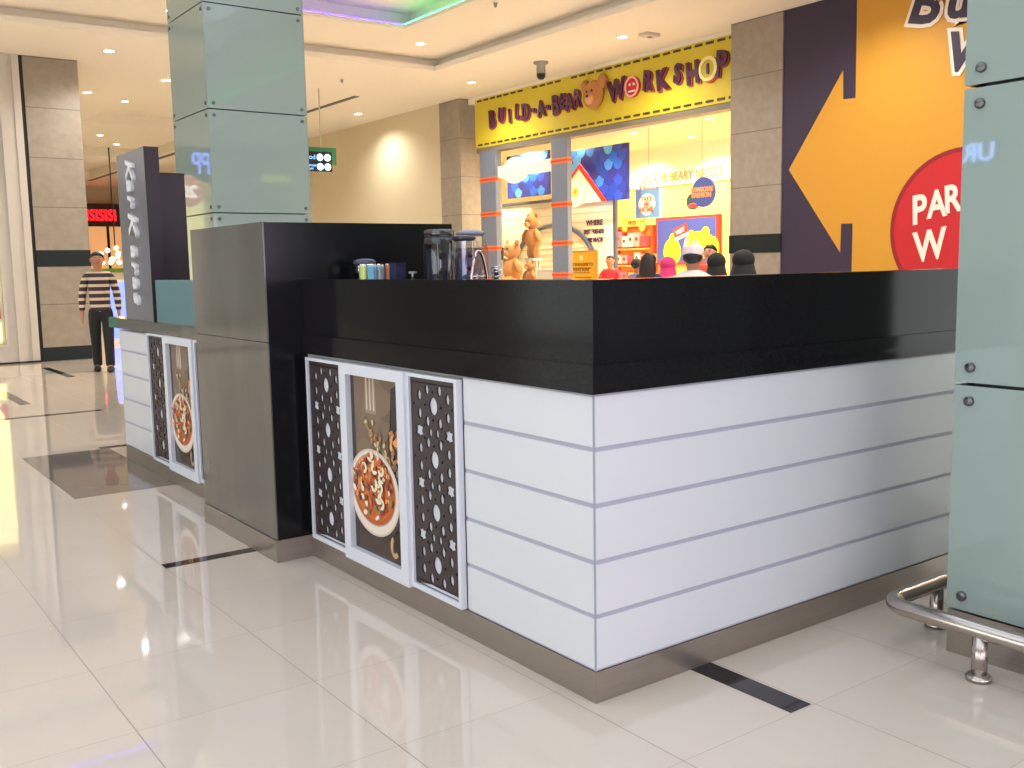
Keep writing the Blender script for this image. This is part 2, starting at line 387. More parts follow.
struct('wall_back', bm, M_WHITEWALL)
struct('trim_9', box(1.25, YB+.02, 0, 1.31, YB+.3, ZC), M_BLACKGAP)
struct('baseboard_back', box(-9.2, YB-.06, 0, 1.25, YB-.051, .03), M_BLACKGAP)
for i, w in enumerate(WIN):
    bm = bmesh.new()
    for a in ((w[0]-.05, w[1]-.05, w[2]+.05, w[1]), (w[0]-.05, w[3], w[2]+.05, w[3]+.05), (w[0]-.05, w[1], w[0], w[3]), (w[2], w[1], w[2]+.05, w[3])):
        bx(bm, a[0], YB-.03, a[1], a[2], YB+.05, a[3])
    o = struct('window_%d' % (i+1), bm, M_WHITEWALL)
    obj('window_glass', box(w[0], YB+.1, w[1], w[2], YB+.11, w[3]), M_GLASS, o)
struct('wall_window_dim', box(-9.4, YB+1.3, 0, -1.6, YB+1.4, 3.4), mat('dim_display_wall', (120,116,106), .8, emit=(200,195,180), es=.10))
struct('wall_window_back', box(-1.55, YB+1.3, 0, 1.25, YB+1.4, 3.4), mat('lit_display_wall', (255,246,190), .8, emit=(255,240,170), es=1.3))
struct('wall_window_divider', box(-1.6, YB+.3, .3, -1.55, YB+1.4, 3.3), M_WHITEWALL)
struct('ceiling_window', box(-9.4, YB+.3, 3.3, 1.25, YB+1.3, 3.4), M_SHOPCEIL)
struct('floor_window', box(-9.4, YB+.3, .2, 1.25, YB+1.3, .3), M_SHOPWHITE)
t = thing('display_table', 'white table inside the lit shop window at the far left', 'table', (.32, 16.1, .3))
obj('table_top', box(-.9,-.25,.36,.62,.25,.40), M_WHITE, t)
for sx in (-.85, .57):
    for sy in (-.2, .2): obj('leg', box(sx-.02,sy-.02,0,sx+.02,sy+.02,.36), M_WHITE, t)
for dx, hh, c, lb in ((.60,.30,(225,60,110),'pink bottle shaped vase at the right end of the window table'),(.36,.42,(40,190,165),'teal vase beside the pink one on the window table'),(.08,.34,(240,120,60),'orange vase in the middle of the window table'),(-.3,.45,(90,170,70),'green vase at the left of the window table')):
    t = thing('vase', lb, 'vase', (dx+.19, 16.05, .701), 0, 'vases in the lit window')
    obj('vase_body', lathe(bmesh.new(), [(.05,0),(.09,.06),(.10,hh*.4),(.05,hh*.75),(.035,hh*.9),(.05,hh)], n=24), mat('vase_%d' % c[0], c, .3), t, True)
    obj('vase_foot', cyl(bmesh.new(), (0,0,0), .06, 0, .012, 24), M_WHITE, t)
# opposite side of the hall (seen in reflections) and the wall behind the camera
bm = wall_x(bmesh.new(), -10.5, 15.4, -9.5, -9.2, 0, ZC+.2, [(-8, .1, -3, 3.1), (-1.5, .1, 4.5, 3.1), (6, .1, 13, 3.1)])
struct('wall_left', bm, M_WHITEWALL)
bm = wall_x(bmesh.new(), -10.5, 15.4, -10.6, -10.5, 0, 3.5, []); struct('wall_left_fill_glow', bm, mat('added_fill_glow', (190,165,130), .8, emit=(225,240,245), es=2.3))  # glowing sheet added behind the openings to fill the hall with light
bm = wall_y(bmesh.new(), -9.5, 10, -10.5, -10.2, 0, ZC+.3, [(-8, .1, -2, 3.0), (0, .1, 8, 3.0)]); struct('wall_front', bm, M_WHITEWALL)
struct('wall_front_fill_glow', box(-9.5, -11.6, 0, 10, -11.5, 3.5), mat('added_lavender_glow', (120,110,100), .8, emit=(234,224,250), es=4.2))  # lavender glow added behind the viewer to brighten the kiosk front
# illuminated signs across the hall
def wall_sign(name, label, items, M3, board, bm_board, c, es):
    t = thing(name, label, 'sign', board)
    o = obj('sign_board', bm_board, MATS.get('sign_dark') or mat('sign_dark', (60,62,66), .5), t); 
    l = obj('lettering', letters(items, M3, .03, .004), mat('glow_%s' % name, c, emit=c, es=es), t)
    return t
FMX = Matrix(((0,0,1),(1,0,0),(0,1,0)))       # board that faces +X
FMY = Matrix(((-1,0,0),(0,0,1),(0,1,0)))      # board that faces +Y
wall_sign('shop_sign', 'glowing white letters high on the opposite wall', [('UR', (.06,0,0), .36)], FMX, (-9.2, 5.27, 2.9-.0), box(0,-.3,-.16,.04,.3,.16), (150,180,255), 9)
wall_sign('price_sign', 'thin blue outlined figures above the lit shop window', [('PP', (0,-.06,0), .55, 0, .6)], FY, (-1.08, 15.4, 3.32), box(-.45,-.03,-.3,.45,-.002,.3), (120,150,255), 2.2)
t = thing('round_sign', 'pinkish round sign with the figure 20 over the shop window', 'sign', (-.82, 15.38, 2.85))
obj('disc', cyl(bmesh.new(), (0,0,0), .28, -.06, -.02, 32, axis='Y'), mat('pinkish', (225,150,135), .5, emit=(225,150,135), es=.35), t)
obj('lettering', letters([('20', (0,-.07,-.02), .3)], FY, .02, .008), mat('white_figures', (240,240,235), emit=(240,240,235), es=1.6), t)

t = thing('light_box_sign', 'lime lit box sign on the wall behind the viewer', 'sign', (9.25, -9.0, 3.95))
obj('light_box', box(-.38,-.05,-.1,.38,.0,.12), mat('lime_glow', (190,210,60), emit=(190,210,60), es=2), t); obj('bracket', box(-.02,-.04,.12,.02,-.01,ZC+.3-3.95), M_BLACK, t)
# ================================================================ DOWNLIGHTS
def downlight_proto(mname, lens, trim=M_TRIM):
    t = thing('downlight', 'x', 'ceiling light')
    obj('trim_ring', lathe(bmesh.new(), [(.075,0),(.078,-.006),(.105,-.006),(.11,0)], n=28), trim, t, True)
    obj('lens', cyl(bmesh.new(), (0,0,0), .076, -.005, -.002, 28), lens, t)
    return t
DL = [  # x, y, z, label
 (8.8,18.3,ZC,'lit downlight over the cream wall right of the hanging sign'),
 (8.85,13.75,ZC,'lit downlight above the left end of the yellow shop sign'),
 (8.75,9.4,ZC,'lit downlight beside the smoke detector above the shop sign'),
 (8.3,5.2,ZC,'downlight in front of the arrow hoarding'), (8.75,1.0,ZC,'downlight past the arrow hoarding'),
 (6.80,12.2,5.12,'lit downlight inside the ceiling tray near its corner'),
 (6.8,7.6,5.12,'downlight in the tray border above the kiosk side'), (6.8,3.0,5.12,'downlight in the tray border near the arrow hoarding'),
 (2.7,12.2,5.12,'downlight in the tray border above the walking person'), (-1.5,12.2,5.12,'downlight in the tray border before the shop window'), (-5.5,12.2,5.12,'downlight at the far left of the tray border'),
 (3.0,18.4,ZC,'lit downlight just right of the stone pier behind the walking person'),
 (4.35,20.8,5.2,'lower of two lit downlights above the tower sign'), (4.6,18.9,5.2,'upper of two lit downlights above the tower sign'),
 (3.9,16.4,ZC,'lit downlight at the edge of the tall glass column'),
 (6.0,25.8,5.2,'lit downlight nearest the top of the tower sign'), (6.2,28.6,5.2,'lit downlight left of the tower sign top, far along'),
 (5.3,26.8,5.2,'far lit downlight between two others above the tower sign'), (5.2,34,5.2,'far lit downlight low beside the tower sign'), (4.4,33,5.2,'far lit downlight over the red lit shop'),
 (3.0,25,ZC,'lit corridor downlight close behind the stone pier'), (3.0,33,ZC,'farthest lit corridor downlight beside the stone pier'),
 (2.4,14.4,ZC,'downlight in the soffit beyond the tray'), (-3.0,14.4,ZC,'downlight in the soffit over the lit shop window'),
 (-1.75,-8.0,5.42,'downlight in the coffer behind the viewer'), (5.2,3.4,5.42,'downlight in the coffer beside the added skylight')]
proto = downlight_proto('lamp', M_LAMP); first = True
for x, y, z, lb in DL:
    o = proto if first else copy_tree(proto); first = False
    o.location = (x, y, z); o['label'] = lb; o['group'] = 'mall ceiling downlights'
    spot('downlight_bulb', (x, y, z-.03), K_DOWN)

exec_objects = True
# ================================================================ KIOSK
KX, KY = 3.0, 5.6
def boards(x0, x1, z0=.11, z1=1.035, n=0):
    bm = bmesh.new(); x0 += .006 if x0 == 0 else 0; cuts = [z0, .297, .48, .669, .854, z1]
    for a, b in zip(cuts, cuts[1:]): bx(bm, x0, -.012, a+.008, x1, 0, b-.008)
    bx(bm, x0, -.008, z0, x1, .02, z1, mi=1); return bm
def rotY(bm):        # a board built facing -Y along +x becomes one facing -X along +y
    for v in bm.verts: v.co = Vector((v.co.y, v.co.x, v.co.z))
    return bm
def lattice_bm(w, h, n):
    """pierced geometric screen in local x,y: big rounds, rings of eight petals, stars between them"""
    P = h/n; S = [rect(-w/2, -h/2, w/2, h/2)]
    lim = w/2-.012
    def hole(pts):
        if all(abs(p[0]) < lim and abs(p[1]) < h/2-.012 for p in pts): S.append(pts)
    def petal(cx, cy, ang, L, Wd):
        u = (cos(ang), sin(ang)); v = (-sin(ang), cos(ang))
        return [(cx+u[0]*a*L+v[0]*b*Wd, cy+u[1]*a*L+v[1]*b*Wd) for a, b in ((-1,0),(-.55,-.8),(.1,-1),(.6,-.7),(1,0),(.6,.7),(.1,1),(-.55,.8))]
    def star(cx, cy, r, k=6):
        return [(cx+cos(pi*i/k+pi/2)*(r if i%2==0 else r*.66), cy+sin(pi*i/k+pi/2)*(r if i%2==0 else r*.66)) for i in range(2*k)]
    for i in range(n):
        cy = -h/2 + P*(i+.5)
        hole(ell(0, cy, .029, .036, 16))
        for k in range(8):
            sx, sy = (1 if k % 4 in (0, 1) else -1), (1 if k < 4 else -1)
            px, py = (.043, .064) if k in (1,2,5,6) else (.098, .036)
            if k in (2, 6): px, sx = .043, -1
            if k in (1, 5): sx = 1
            if k in (0, 4): sx = 1
            if k in (3, 7): sx = -1
            hole(petal(sx*px, cy+sy*py, pi/2, .025, .0145))
            a2 = k*pi/4; hole(star(.056*cos(a2), cy+.056*sin(a2), .0085, 3)) if k % 2 == 0 else None
        for dy in ([P/2] if i < n-1 else []):
            for sx in (-1, 1):
                hole(star(sx*.103, cy+dy, .031)); hole(petal(sx*.024, cy+dy, pi/2, .021, .0125))
                hole(star(sx*.062, cy+dy+.026, .009, 3)); hole(star(sx*.062, cy+dy-.026, .009, 3))
        for sx in (-1, 1):
            hole(star(sx*.134, cy+.0, .009, 4)); hole(star(sx*.138, cy+.07, .008, 4)); hole(star(sx*.138, cy-.07, .008, 4))
    m = 14
    for k in range(-m, m+1):
        for yy in (-h/2+.020, h/2-.020): S.append(ell(k*w/2/(m+1.5), yy, .0035, .0045, 6))
    return curve_mesh(S, .008)
def poster_shapes():
    W_, H_ = .43, .80
    s = [(rect(-W_/2, -H_/2, W_/2, H_/2), (116,97,78))]
    def cl(pts): return [(max(-W_/2, min(W_/2, x)), max(-H_/2, min(H_/2, y))) for x, y in pts]
    rnd = random.Random(3)
    for k in range(14): s.append((cl(ell(rnd.uniform(-.2,.2), rnd.uniform(-.38,.4), rnd.uniform(.05,.13), rnd.uniform(.04,.1), 14)), [(122,103,82),(110,92,74),(128,108,86),(104,86,70)][k%4]))
    s.append((cl(rect(-.215,-.4,.215,-.25)), (66,52,44))); s.append((cl([(-.215,.4),(-.215,-.4),(-.175,-.4),(-.19,.4)]), (58,46,42)))
    # cutlery handles at the top
    for x in (-.075, -.045, -.015):
        s.append(([(x-.012,.40),(x+.012,.40),(x+.018,.25),(x+.012,.235),(x-.012,.235),(x-.018,.25)], (150,130,112)))
        s.append(([(x-.003,.40),(x+.003,.40),(x+.006,.25),(x-.006,.25)], (205,190,170)))
    # dark scoop with almonds
    s.append((cl([(.13,.36),(.215,.40),(.215,-.02),(.14,.0),(.10,.06),(.09,.14),(.12,.20)]), (46,38,38)))
    for k in range(26):
        x, y = rnd.uniform(.12,.205), rnd.uniform(.055,.185)
        s.append((cl(ell(x, y, .019, .011, 8, rnd.uniform(0,3))), [(196,112,52),(224,150,92),(170,88,40),(236,176,120)][k%4]))
    for k in range(60):
        t_ = rnd.random(); x = -.07+.26*t_+rnd.uniform(-.045,.045); y = .185-.20*t_+rnd.uniform(-.04,.04)
        s.append((cl(ell(x, y, .014, .009, 7, rnd.uniform(0,3))), [(150,132,98),(176,120,72),(120,104,76),(206,178,136)][k%4]))
    bc = (-.03, -.115)
    s.append((cl(ell(bc[0]+.012, bc[1]-.012, .222, .200, 36)), (58,44,38)))
    s.append((cl(ell(*bc, .215, .195, 40)), (206,190,174))); s.append((cl(ell(*bc, .205, .185, 40)), (226,214,200)))
    s.append((cl(ell(bc[0], bc[1]+.012, .185, .162, 36)), (176,150,128)))
    s.append((cl(ell(bc[0], bc[1]+.008, .178, .152, 36)), (178,84,40))); s.append((cl(ell(bc[0], bc[1]-.01, .15, .115, 30)), (204,104,48)))
    for k in range(150):
        r_, a = .165*math.sqrt(rnd.random()), rnd.uniform(0, 2*pi); x, y = bc[0]+r_*cos(a), bc[1]+.03+r_*sin(a)*.85
        s.append((cl(ell(x, y, rnd.uniform(.011,.024), rnd.uniform(.008,.014), 8, rnd.uniform(0,3))), [(214,120,56),(236,222,190),(150,66,34),(232,146,84),(140,124,60),(190,92,48),(120,60,60)][k%7]))
    for k in range(11):           # cashews
        r_, a = .13*math.sqrt(rnd.random()), rnd.uniform(0, 2*pi); x, y = bc[0]+r_*cos(a), bc[1]+.04+r_*sin(a)*.8; q = rnd.uniform(0, 6)
        outer = [(x+.026*cos(q+t*.5), y+.026*sin(q+t*.5)) for t in range(9)]; inner = [(x+.010*cos(q+t*.5), y+.010*sin(q+t*.5)) for t in range(8, -1, -1)]
        s.append((cl(outer+inner), (240,226,190)))
    x, y = .15, -.32
    s.append((cl([(x+.035*cos(2+t*.45), y+.05*sin(2+t*.45)) for t in range(9)] + [(x+.016*cos(2+t*.45), y+.028*sin(2+t*.45)) for t in range(8,-1,-1)]), (196,160,110)))
    return s
POSTER = poster_shapes(); LAT = lattice_bm(.315, .86, 4)
def screen_bay(parent, y0, y1):
    """lattice in a shallow white frame on the face x=0 between y0 and y1"""
    bm = bmesh.new(); z0, z1 = .115, 1.02
    for a in ((y0, z0, y1, z0+.022), (y0, z1-.014, y1, z1), (y0, z0+.022, y0+.02, z1-.014), (y1-.02, z0+.022, y1, z1-.014)): bx(bm, -.026, a[0], a[1], 0, a[2], a[3])
    bx(bm, -.007, y0+.02, z0+.022, .0, y1-.02, z1-.014)
    f = obj('screen_frame', bm, M_FRAME, parent)
    o = bpy.data.objects.new('lattice_screen', LAT); link(o, parent)
    sx = (y1-y0-.04)/.315
    o.matrix_local = Matrix.Translation((-.0115, (y0+y1)/2, (z0+z1)/2+.004)) @ FX.to_4x4() @ Matrix.Diagonal((sx, (z1-z0-.036)/.86, 1, 1))
    o['label'] = 'dark brown pierced lattice screen'
LAT.materials.append(M_LATTICE)
def poster_bay(parent, y0, y1):
    bm = bmesh.new(); z0, z1 = .108, 1.022; b = .062
    for a in ((y0, z0, y1, z0+b), (y0, z1-.048, y1, z1), (y0, z0+b, y0+b, z1-.048), (y1-b, z0+b, y1, z1-.048)): bx(bm, -.04, a[0], a[1], 0, a[2], a[3])
    obj('poster_frame', bm, M_FRAME, parent)
    sh = POSTER; k = (y1-y0-2*b)/.43
    o = art('food_poster', FX, (-.012, (y0+y1)/2, (z0+b+z1-.048)/2), [([(p[0]*k, p[1]*(z1-z0-b-.048)/.80) for p in pts], c) for pts, c in sh], parent, ARTG, step=.00006)
    o['label'] = 'poster of a bowl of nuts on dark wood'
def lshape(a, b, z0, z1, w, y1):
    bm = bmesh.new(); f = bm.faces.new([bm.verts.new(p) for p in ((a,b,z0),(KX,b,z0),(KX,w,z0),(w,w,z0),(w,y1,z0),(a,y1,z0))])
    r = bmesh.ops.extrude_face_region(bm, geom=[f])
    for g in r['geom']:
        if isinstance(g, bmesh.types.BMVert): g.co.z = z1
    return bm
k1 = thing('kiosk_counter', 'near kiosk counter of white boards under a black stone ledge, with lattice screens', 'kiosk counter')
obj('carcass', bx(box(.02, .02, .1, .12, 2.19, 1.04), .02, .02, .1, KX, .12, 1.04), mat('carcass_white', (190,190,190), .6), k1)
obj('side_boards', rotY(boards(.0, .757)), [M_PANEL, M_GROOVE], k1); 
for v in [v for v in k1.children if v.name.startswith('side_boards')][0].data.vertices: v.co.x += .012
obj('front_boards', boards(.0, KX), [M_PANEL, M_GROOVE], k1)
for v in [v for v in k1.children if v.name.startswith('front_boards')][0].data.vertices: v.co.y += .012
obj('corner_strip', box(.0005, .0005, .11, .006, .006, 1.035), mat('corner_grey', (150,156,170), .4), k1)
obj('steel_plinth', bx(box(.0, .0, 0, .06, 2.19, .108), .06, .0, 0, KX, .06, .108), M_STEEL, k1)
screen_bay(k1, .765, 1.147); poster_bay(k1, 1.147, 1.735); screen_bay(k1, 1.735, 2.125)
bm = lshape(-.012, -.012, 1.035, 1.128, .6, 2.19); obj('lower_ledge', bm, M_GRANITE, k1, label='black stone shelf slab')
bm = lshape(.004, .004, 1.128, 1.398, .12, 2.19); obj('upper_ledge', bm, M_GRANITE, k1, label='tall black stone upstand')
# tall black cabinet in the middle
k2 = thing('tall_cabinet', 'tall glossy black cabinet rising between the two kiosk counters', 'cabinet', (.35, 2.7, 0))
obj('cabinet_body', box(-.53, -.508, .111, .54, .535, 1.675), M_BLACKGLOSS, k2)
obj('side_skin', bx(box(-.537, -.51, .113, -.53, .535, 1.094), -.537, -.51, 1.098, -.53, .535, 1.677), M_PAINTEDSHEEN, k2, label='black gloss side skin coloured grey for its reflection')
obj('steel_plinth', box(-.545, -.518, 0, .54, .535, .111), M_STEEL, k2)
# far counter
k3 = thing('kiosk_counter', 'far kiosk counter beyond the tall black cabinet, carrying the tower sign', 'kiosk counter', (0, 3.235, 0))
def off(bm, dy=-3.235):
    for v in bm.verts: v.co.y += dy
    return bm
obj('carcass', off(bx(box(.02, 3.235, .1, .12, KY, 1.0), .02, KY-.1, .1, KX, KY, 1.0)), MATS['carcass_white'], k3)
o = obj('side_boards', off(rotY(boards(4.79, KY-.012, .11, 1.01))), [M_PANEL, M_GROOVE], k3)
for v in o.data.vertices: v.co.x += .012
obj('steel_plinth', off(bx(box(.0, 3.235, 0, .06, KY, .108), .06, KY-.06, 0, KX, KY, .108)), M_STEEL, k3)
e = bpy.data.objects.new('t', None)
def bay_far(fn, a, b):
    n0 = set(k3.children); fn(k3, a, b)
    for c in set(k3.children)-n0:
        c.location.y -= 3.235
bay_far(screen_bay, 4.375, 4.785); bay_far(poster_bay, 3.785, 4.375); bay_far(screen_bay, 3.24, 3.785)
obj('lower_ledge', off(bx(box(-.012, 3.235, 1.02, .6, 5.60, 1.10, bev=.003), .6, KY-.6, 1.02, KX, 5.6, 1.10, bev=.003)), M_PAINTEDSHEEN, k3, label='black stone shelf slab')
obj('ledge_end', off(box(-.012, 5.60, 1.02, .6, 5.83, 1.10, bev=.003)), mat('painted_green_reflection', (20,120,92), .1, spec=.6), k3, label='ledge end with a green reflection in its colour')  # green sign's reflection put into the colour of the ledge end
obj('upper_ledge', off(box(.004, 3.235, 1.10, .12, 4.60, 1.392, bev=.003)), mat('teal_gloss', (88,128,132), .1, spec=.6), k3, label='teal glossy upstand')
# rear and right sides of the kiosk
k4 = thing('kiosk_counter', 'rear kiosk counter facing the toy shop', 'kiosk counter', (KX, 0, 0))
obj('carcass', box(-.12, .13, .1, 0, KY-.01, 1.03), M_PANEL, k4); obj('steel_plinth', box(-.1, .13, 0, .004, KY-.01, .1), M_STEEL, k4)
obj('lower_ledge', box(-.5, .61, 1.035, .012, 4.99, 1.1), M_GRANITE, k4)
# tower sign
t = thing('tower_sign', 'grey tower sign with white vertical lettering standing on the far counter', 'sign', (0, 5.0, 1.10))
obj('sign_board', box(.0, -.33, 0, .10, .36, 1.20, bev=.003), [mat('grey_sign_face', (104,104,112), .22, spec=.6)], t)
obj('sign_edge', box(.0, -.335, 0, .10, -.331, 1.2), mat('dark_plum', (44,32,40), .4), t, label='dark plum edge')
ls = [('K', 1.08, .15), ('a', .965, .14), ('r', .86, .14), ('K', .70, .17), ('a', .50, .14), ('r', .39, .14), ('a', .275, .14), ('s', .165, .14)]
it = [(c, (-.012, -.0 - .02, z), s*1.45, -pi/2) for c, z, s in ls]
letter_parts(t, [(*q, 1) for q in it], FX, .024, .005, mat('pearl_white_letter', (225,225,225), .35), .25)
t = thing('cabinet_panel', 'dark plum panel standing behind the grey tower sign', 'panel', (.11, 4.7, 1.10))
obj('panel_board', box(0, 0, 0, .17, .05, 1.02), MATS['dark_plum'], t); obj('panel_cap', box(-.002, -.002, 1.02, .172, .052, 1.03), M_BLACK, t)

# things on the kiosk worktop (behind the upstand)
WZ = 1.128
def thing_at(name, lb, cat, x, y, z=WZ, group=None): return thing(name, lb, cat, (x, y, z), 0, group)
def taper(bm, prof, r):
    prev = None
    for w, z in prof:
        pts = []
        for cx, cy, a0 in ((w/2-r, w/2-r, 0), (-w/2+r, w/2-r, pi/2), (-w/2+r, -w/2+r, pi), (w/2-r, -w/2+r, 3*pi/2)):
            for k in range(5): a = a0+k*pi/8; pts.append(bm.verts.new((cx+r*cos(a), cy+r*sin(a), z)))
        if prev:
            for i in range(len(pts)): bm.faces.new((prev[i], prev[(i+1)%len(pts)], pts[(i+1)%len(pts)], pts[i]))
        else: bm.faces.new(pts[::-1])
        prev = pts
    bm.faces.new(prev); return bm
def rounded(bm, w, d, z0, z1, r=.02, mi=0):
    pts = []
    for cx, cy, a0 in ((w/2-r, d/2-r, 0), (-w/2+r, d/2-r, pi/2), (-w/2+r, -d/2+r, pi), (w/2-r, -d/2+r, 3*pi/2)):
        for k in range(5): a = a0+k*pi/8; pts.append((cx+r*cos(a), cy+r*sin(a)))
    lo = [bm.verts.new((x, y, z0)) for x, y in pts]; hi = [bm.verts.new((x, y, z1)) for x, y in pts]
    for i in range(len(pts)): f = bm.faces.new((lo[i], lo[(i+1)%len(pts)], hi[(i+1)%len(pts)], hi[i])); f.material_index = mi
    bm.faces.new(lo[::-1]).material_index = mi; bm.faces.new(hi).material_index = mi; return bm
t = thing_at('acrylic_dispenser', 'square clear acrylic dispenser with metal tap discs beside the black cabinet', 'dispenser', .50, 1.7)
obj('bin', taper(bmesh.new(), [(.125,0),(.135,.01),(.135,.42),(.125,.45),(.108,.46)], .035), M_ACRYL, t, True); mat('grey_clear_lid', (150,150,160), .15, spec=.8); obj('lid', taper(bmesh.new(), [(.112,.46),(.122,.465),(.122,.49),(.10,.497)], .03), glass_mat('cloudy_lid', (.62,.62,.64), .3), t, True)
obj('inner_block', rounded(bmesh.new(), .11, .11, .01, .40, .03), mat('blue_black_beads', (46,46,60), .3), t)
for z in (.37, .30): obj('tap_disc', cyl(bmesh.new(), (-.03,-.074,z), .016 if z > .35 else .01, -.008, .004, 20, axis='Y'), M_BLACK, t)
obj('chrome_trim', bx(box(.008,-.074,.0,.016,-.068,.43), -.060,-.074,.0,-.054,-.068,.43), M_CHROME, t)
t = thing_at('acrylic_dispenser', 'narrow clear dispenser with black knobs and lilac contents, between two jars', 'dispenser', .595, 1.63)
obj('bin', rounded(bmesh.new(), .075, .09, 0, .44, .02), M_ACRYL, t); obj('inner_block', rounded(bmesh.new(), .055, .07, .01, .36, .02), mat('lilac_beads', (112,108,146), .3), t)
obj('lid', taper(bmesh.new(), [(.08,.44),(.098,.45),(.085,.462),(.05,.468)], .02), mat('smoke_lid', (58,58,70), .2), t, True)
for z in (.37, .31): obj('knob', ball(bmesh.new(), (.0,-.05,z), .012), M_BLACK, t, True)
t = thing_at('glass_jar', 'wide clear jar half filled with pink sweets on the kiosk worktop', 'jar', .70, 1.73)
obj('jar_body', lathe(bmesh.new(), [(.085,0),(.09,.02),(.09,.40),(.07,.46),(.055,.47)], n=28), M_ACRYL, t, True)
obj('contents', lathe(bmesh.new(), [(.078,.01),(.08,.03),(.08,.39),(.0,.40)], n=24), mat('pink_sweets', (158,118,112), .7, noise=(60,.3)), t, True)
obj('jar_lid', lathe(bmesh.new(), [(.065,.47),(.072,.475),(.072,.49),(.02,.50)], n=28), MATS['grey_clear_lid'], t, True)
t = thing_at('napkin_holder', 'chrome wire arch with a cross bar before the pink jar', 'napkin holder', .61, 1.53)
arch = [(-.055+.11*k/16, 0, .09+ .30*(1-((k-8)/8)**2)**.5) for k in range(17)]
obj('wire_arch', tube(tube(bmesh.new(), [(-.055,0,0)]+arch+[(.055,0,0)], .007, 8), [(-.054,0,.27),(.054,0,.27)], .005, 8), mat('rose_chrome', (225,205,200), .1, metal=1), t)
obj('wire_base', box(-.06,-.02,0,.06,.02,.008), M_CHROME, t)
t = thing_at('wire_coil', 'small black and chrome wire coil right of the pink jar', 'coil', .775, 1.62)
hel = [(.022*cos(k*.6), .022*sin(k*.6), .16+.0022*k) for k in range(75)]
obj('coil', tube(bmesh.new(), hel, .005, 6), M_CHROME, t); obj('stem', cyl(bmesh.new(), (0,0,0), .012, 0, .30, 12), M_BLACK, t)
for k, (x, y, r, c, lb) in enumerate([(.243,2.0,.02,(200,210,120),'yellow striped can at the left of the small cans'), (.28,1.985,.027,(110,165,195),'blue and silver can among the small cans'), (.333,2.0,.027,(150,160,165),'silver can among the small cans'), (.375,1.98,.02,(190,120,90),'orange edged can at the right of the small cans')]):
    t = thing_at('drink_can', lb, 'can', x, y, group='cans on the kiosk worktop')
    obj('can_body', lathe(bmesh.new(), [(r*.85,0),(r,.01),(r,.32),(r*.85,.335)], n=20), mat('can_%d' % k, c, .25, metal=.3, noise=(20,.5,(1,1,.05))), t, True)
    obj('can_top', cyl(bmesh.new(), (0,0,0), r*.86, .335, .338, 20), M_CHROME, t)
t = thing_at('metal_bowl', 'dark rimmed metal bowl stacked behind the small cans', 'bowl', .29, 2.07)
obj('bowl_body', lathe(bmesh.new(), [(.03,0),(.05,.31),(.052,.335)], n=24), M_CHROME, t, True); obj('bowl_rim', lathe(bmesh.new(), [(.053,.335),(.057,.341),(.057,.353),(.045,.364),(.001,.368)], n=24), mat('dark_rim', (70,72,90), .2), t, True)
t = thing_at('ink_blue_box', 'ink blue box beside the small cans', 'box', .37, 1.88)
obj('box_body', box(-.03,-.03,0,.03,.03,.335, bev=.003), mat('ink_blue', (34,32,66), .4), t); obj('box_lid', box(-.032,-.032,.335,.032,.032,.342), MATS['ink_blue'], t)
t = thing_at('spray_tap', 'tiny clear nozzle poking above the black upstand', 'nozzle', .36, 1.72)
obj('nozzle_stem', cyl(bmesh.new(), (0,0,0), .006, 0, .29, 10), M_CHROME, t); obj('nozzle_head', cyl(bmesh.new(), (0,0,0), .02, .29, .30, 12), mat('clear_grey', (120,125,130), .2), t)
# ================================================================ GLASS COLUMNS
def glass_column(x0, y0, w, d, label, base_inset=0):
    t = thing('glass_column', label, 'column', (x0+w/2, y0+d/2, 0))
    hw, hd = w/2, d/2; ed = .012
    obj('steel_base', box(-hw+.004, -hd+.004, 0, hw-.004, hd-.004, .162), M_STEEL, t)
    obj('core', box(-hw+.05, -hd+.05, .16, hw-.05, hd-.05, ZC+.1), MATS.get('core_dark') or mat('core_dark', (60,70,68), .6), t)
    zz = [.165, 1.0, 2.03, 3.06, 4.09, 5.0]
    for a, b in zip(zz, zz[1:]):
        for side in range(4):
            h = w if side in (0, 2) else d; q = hd if side in (0, 2) else hw
            bm = bmesh.new(); bx(bm, -h/2+.001, -q, a+.006, h/2-.014, -q+ed, b-.006)
            p = obj('glass_panel', bm, M_BACKGLASS, t)
            R = Matrix.Rotation(side*pi/2, 4, 'Z'); p.matrix_local = R
            if side in (0, 3):
                for sx in (-1, 1):
                    for z in (a+.06, b-.06):
                        bo = obj('standoff_bolt', lathe(bmesh.new(), [(.0145,-.012),(.0175,-.010),(.0175,0)], (0,0,0), 16, axis='Y'), M_BOLT, p, True)
                        bo.location = (sx*(h/2-.06), -q, z)
    return t
glass_column(1.308, -1.51, 1.05, 1.05, 'nearer glass clad column inside the steel rail, right of the kiosk')
glass_column(1.51, 7.6, 1.07, 1.1, 'farther glass clad column rising behind the kiosk and tower sign')
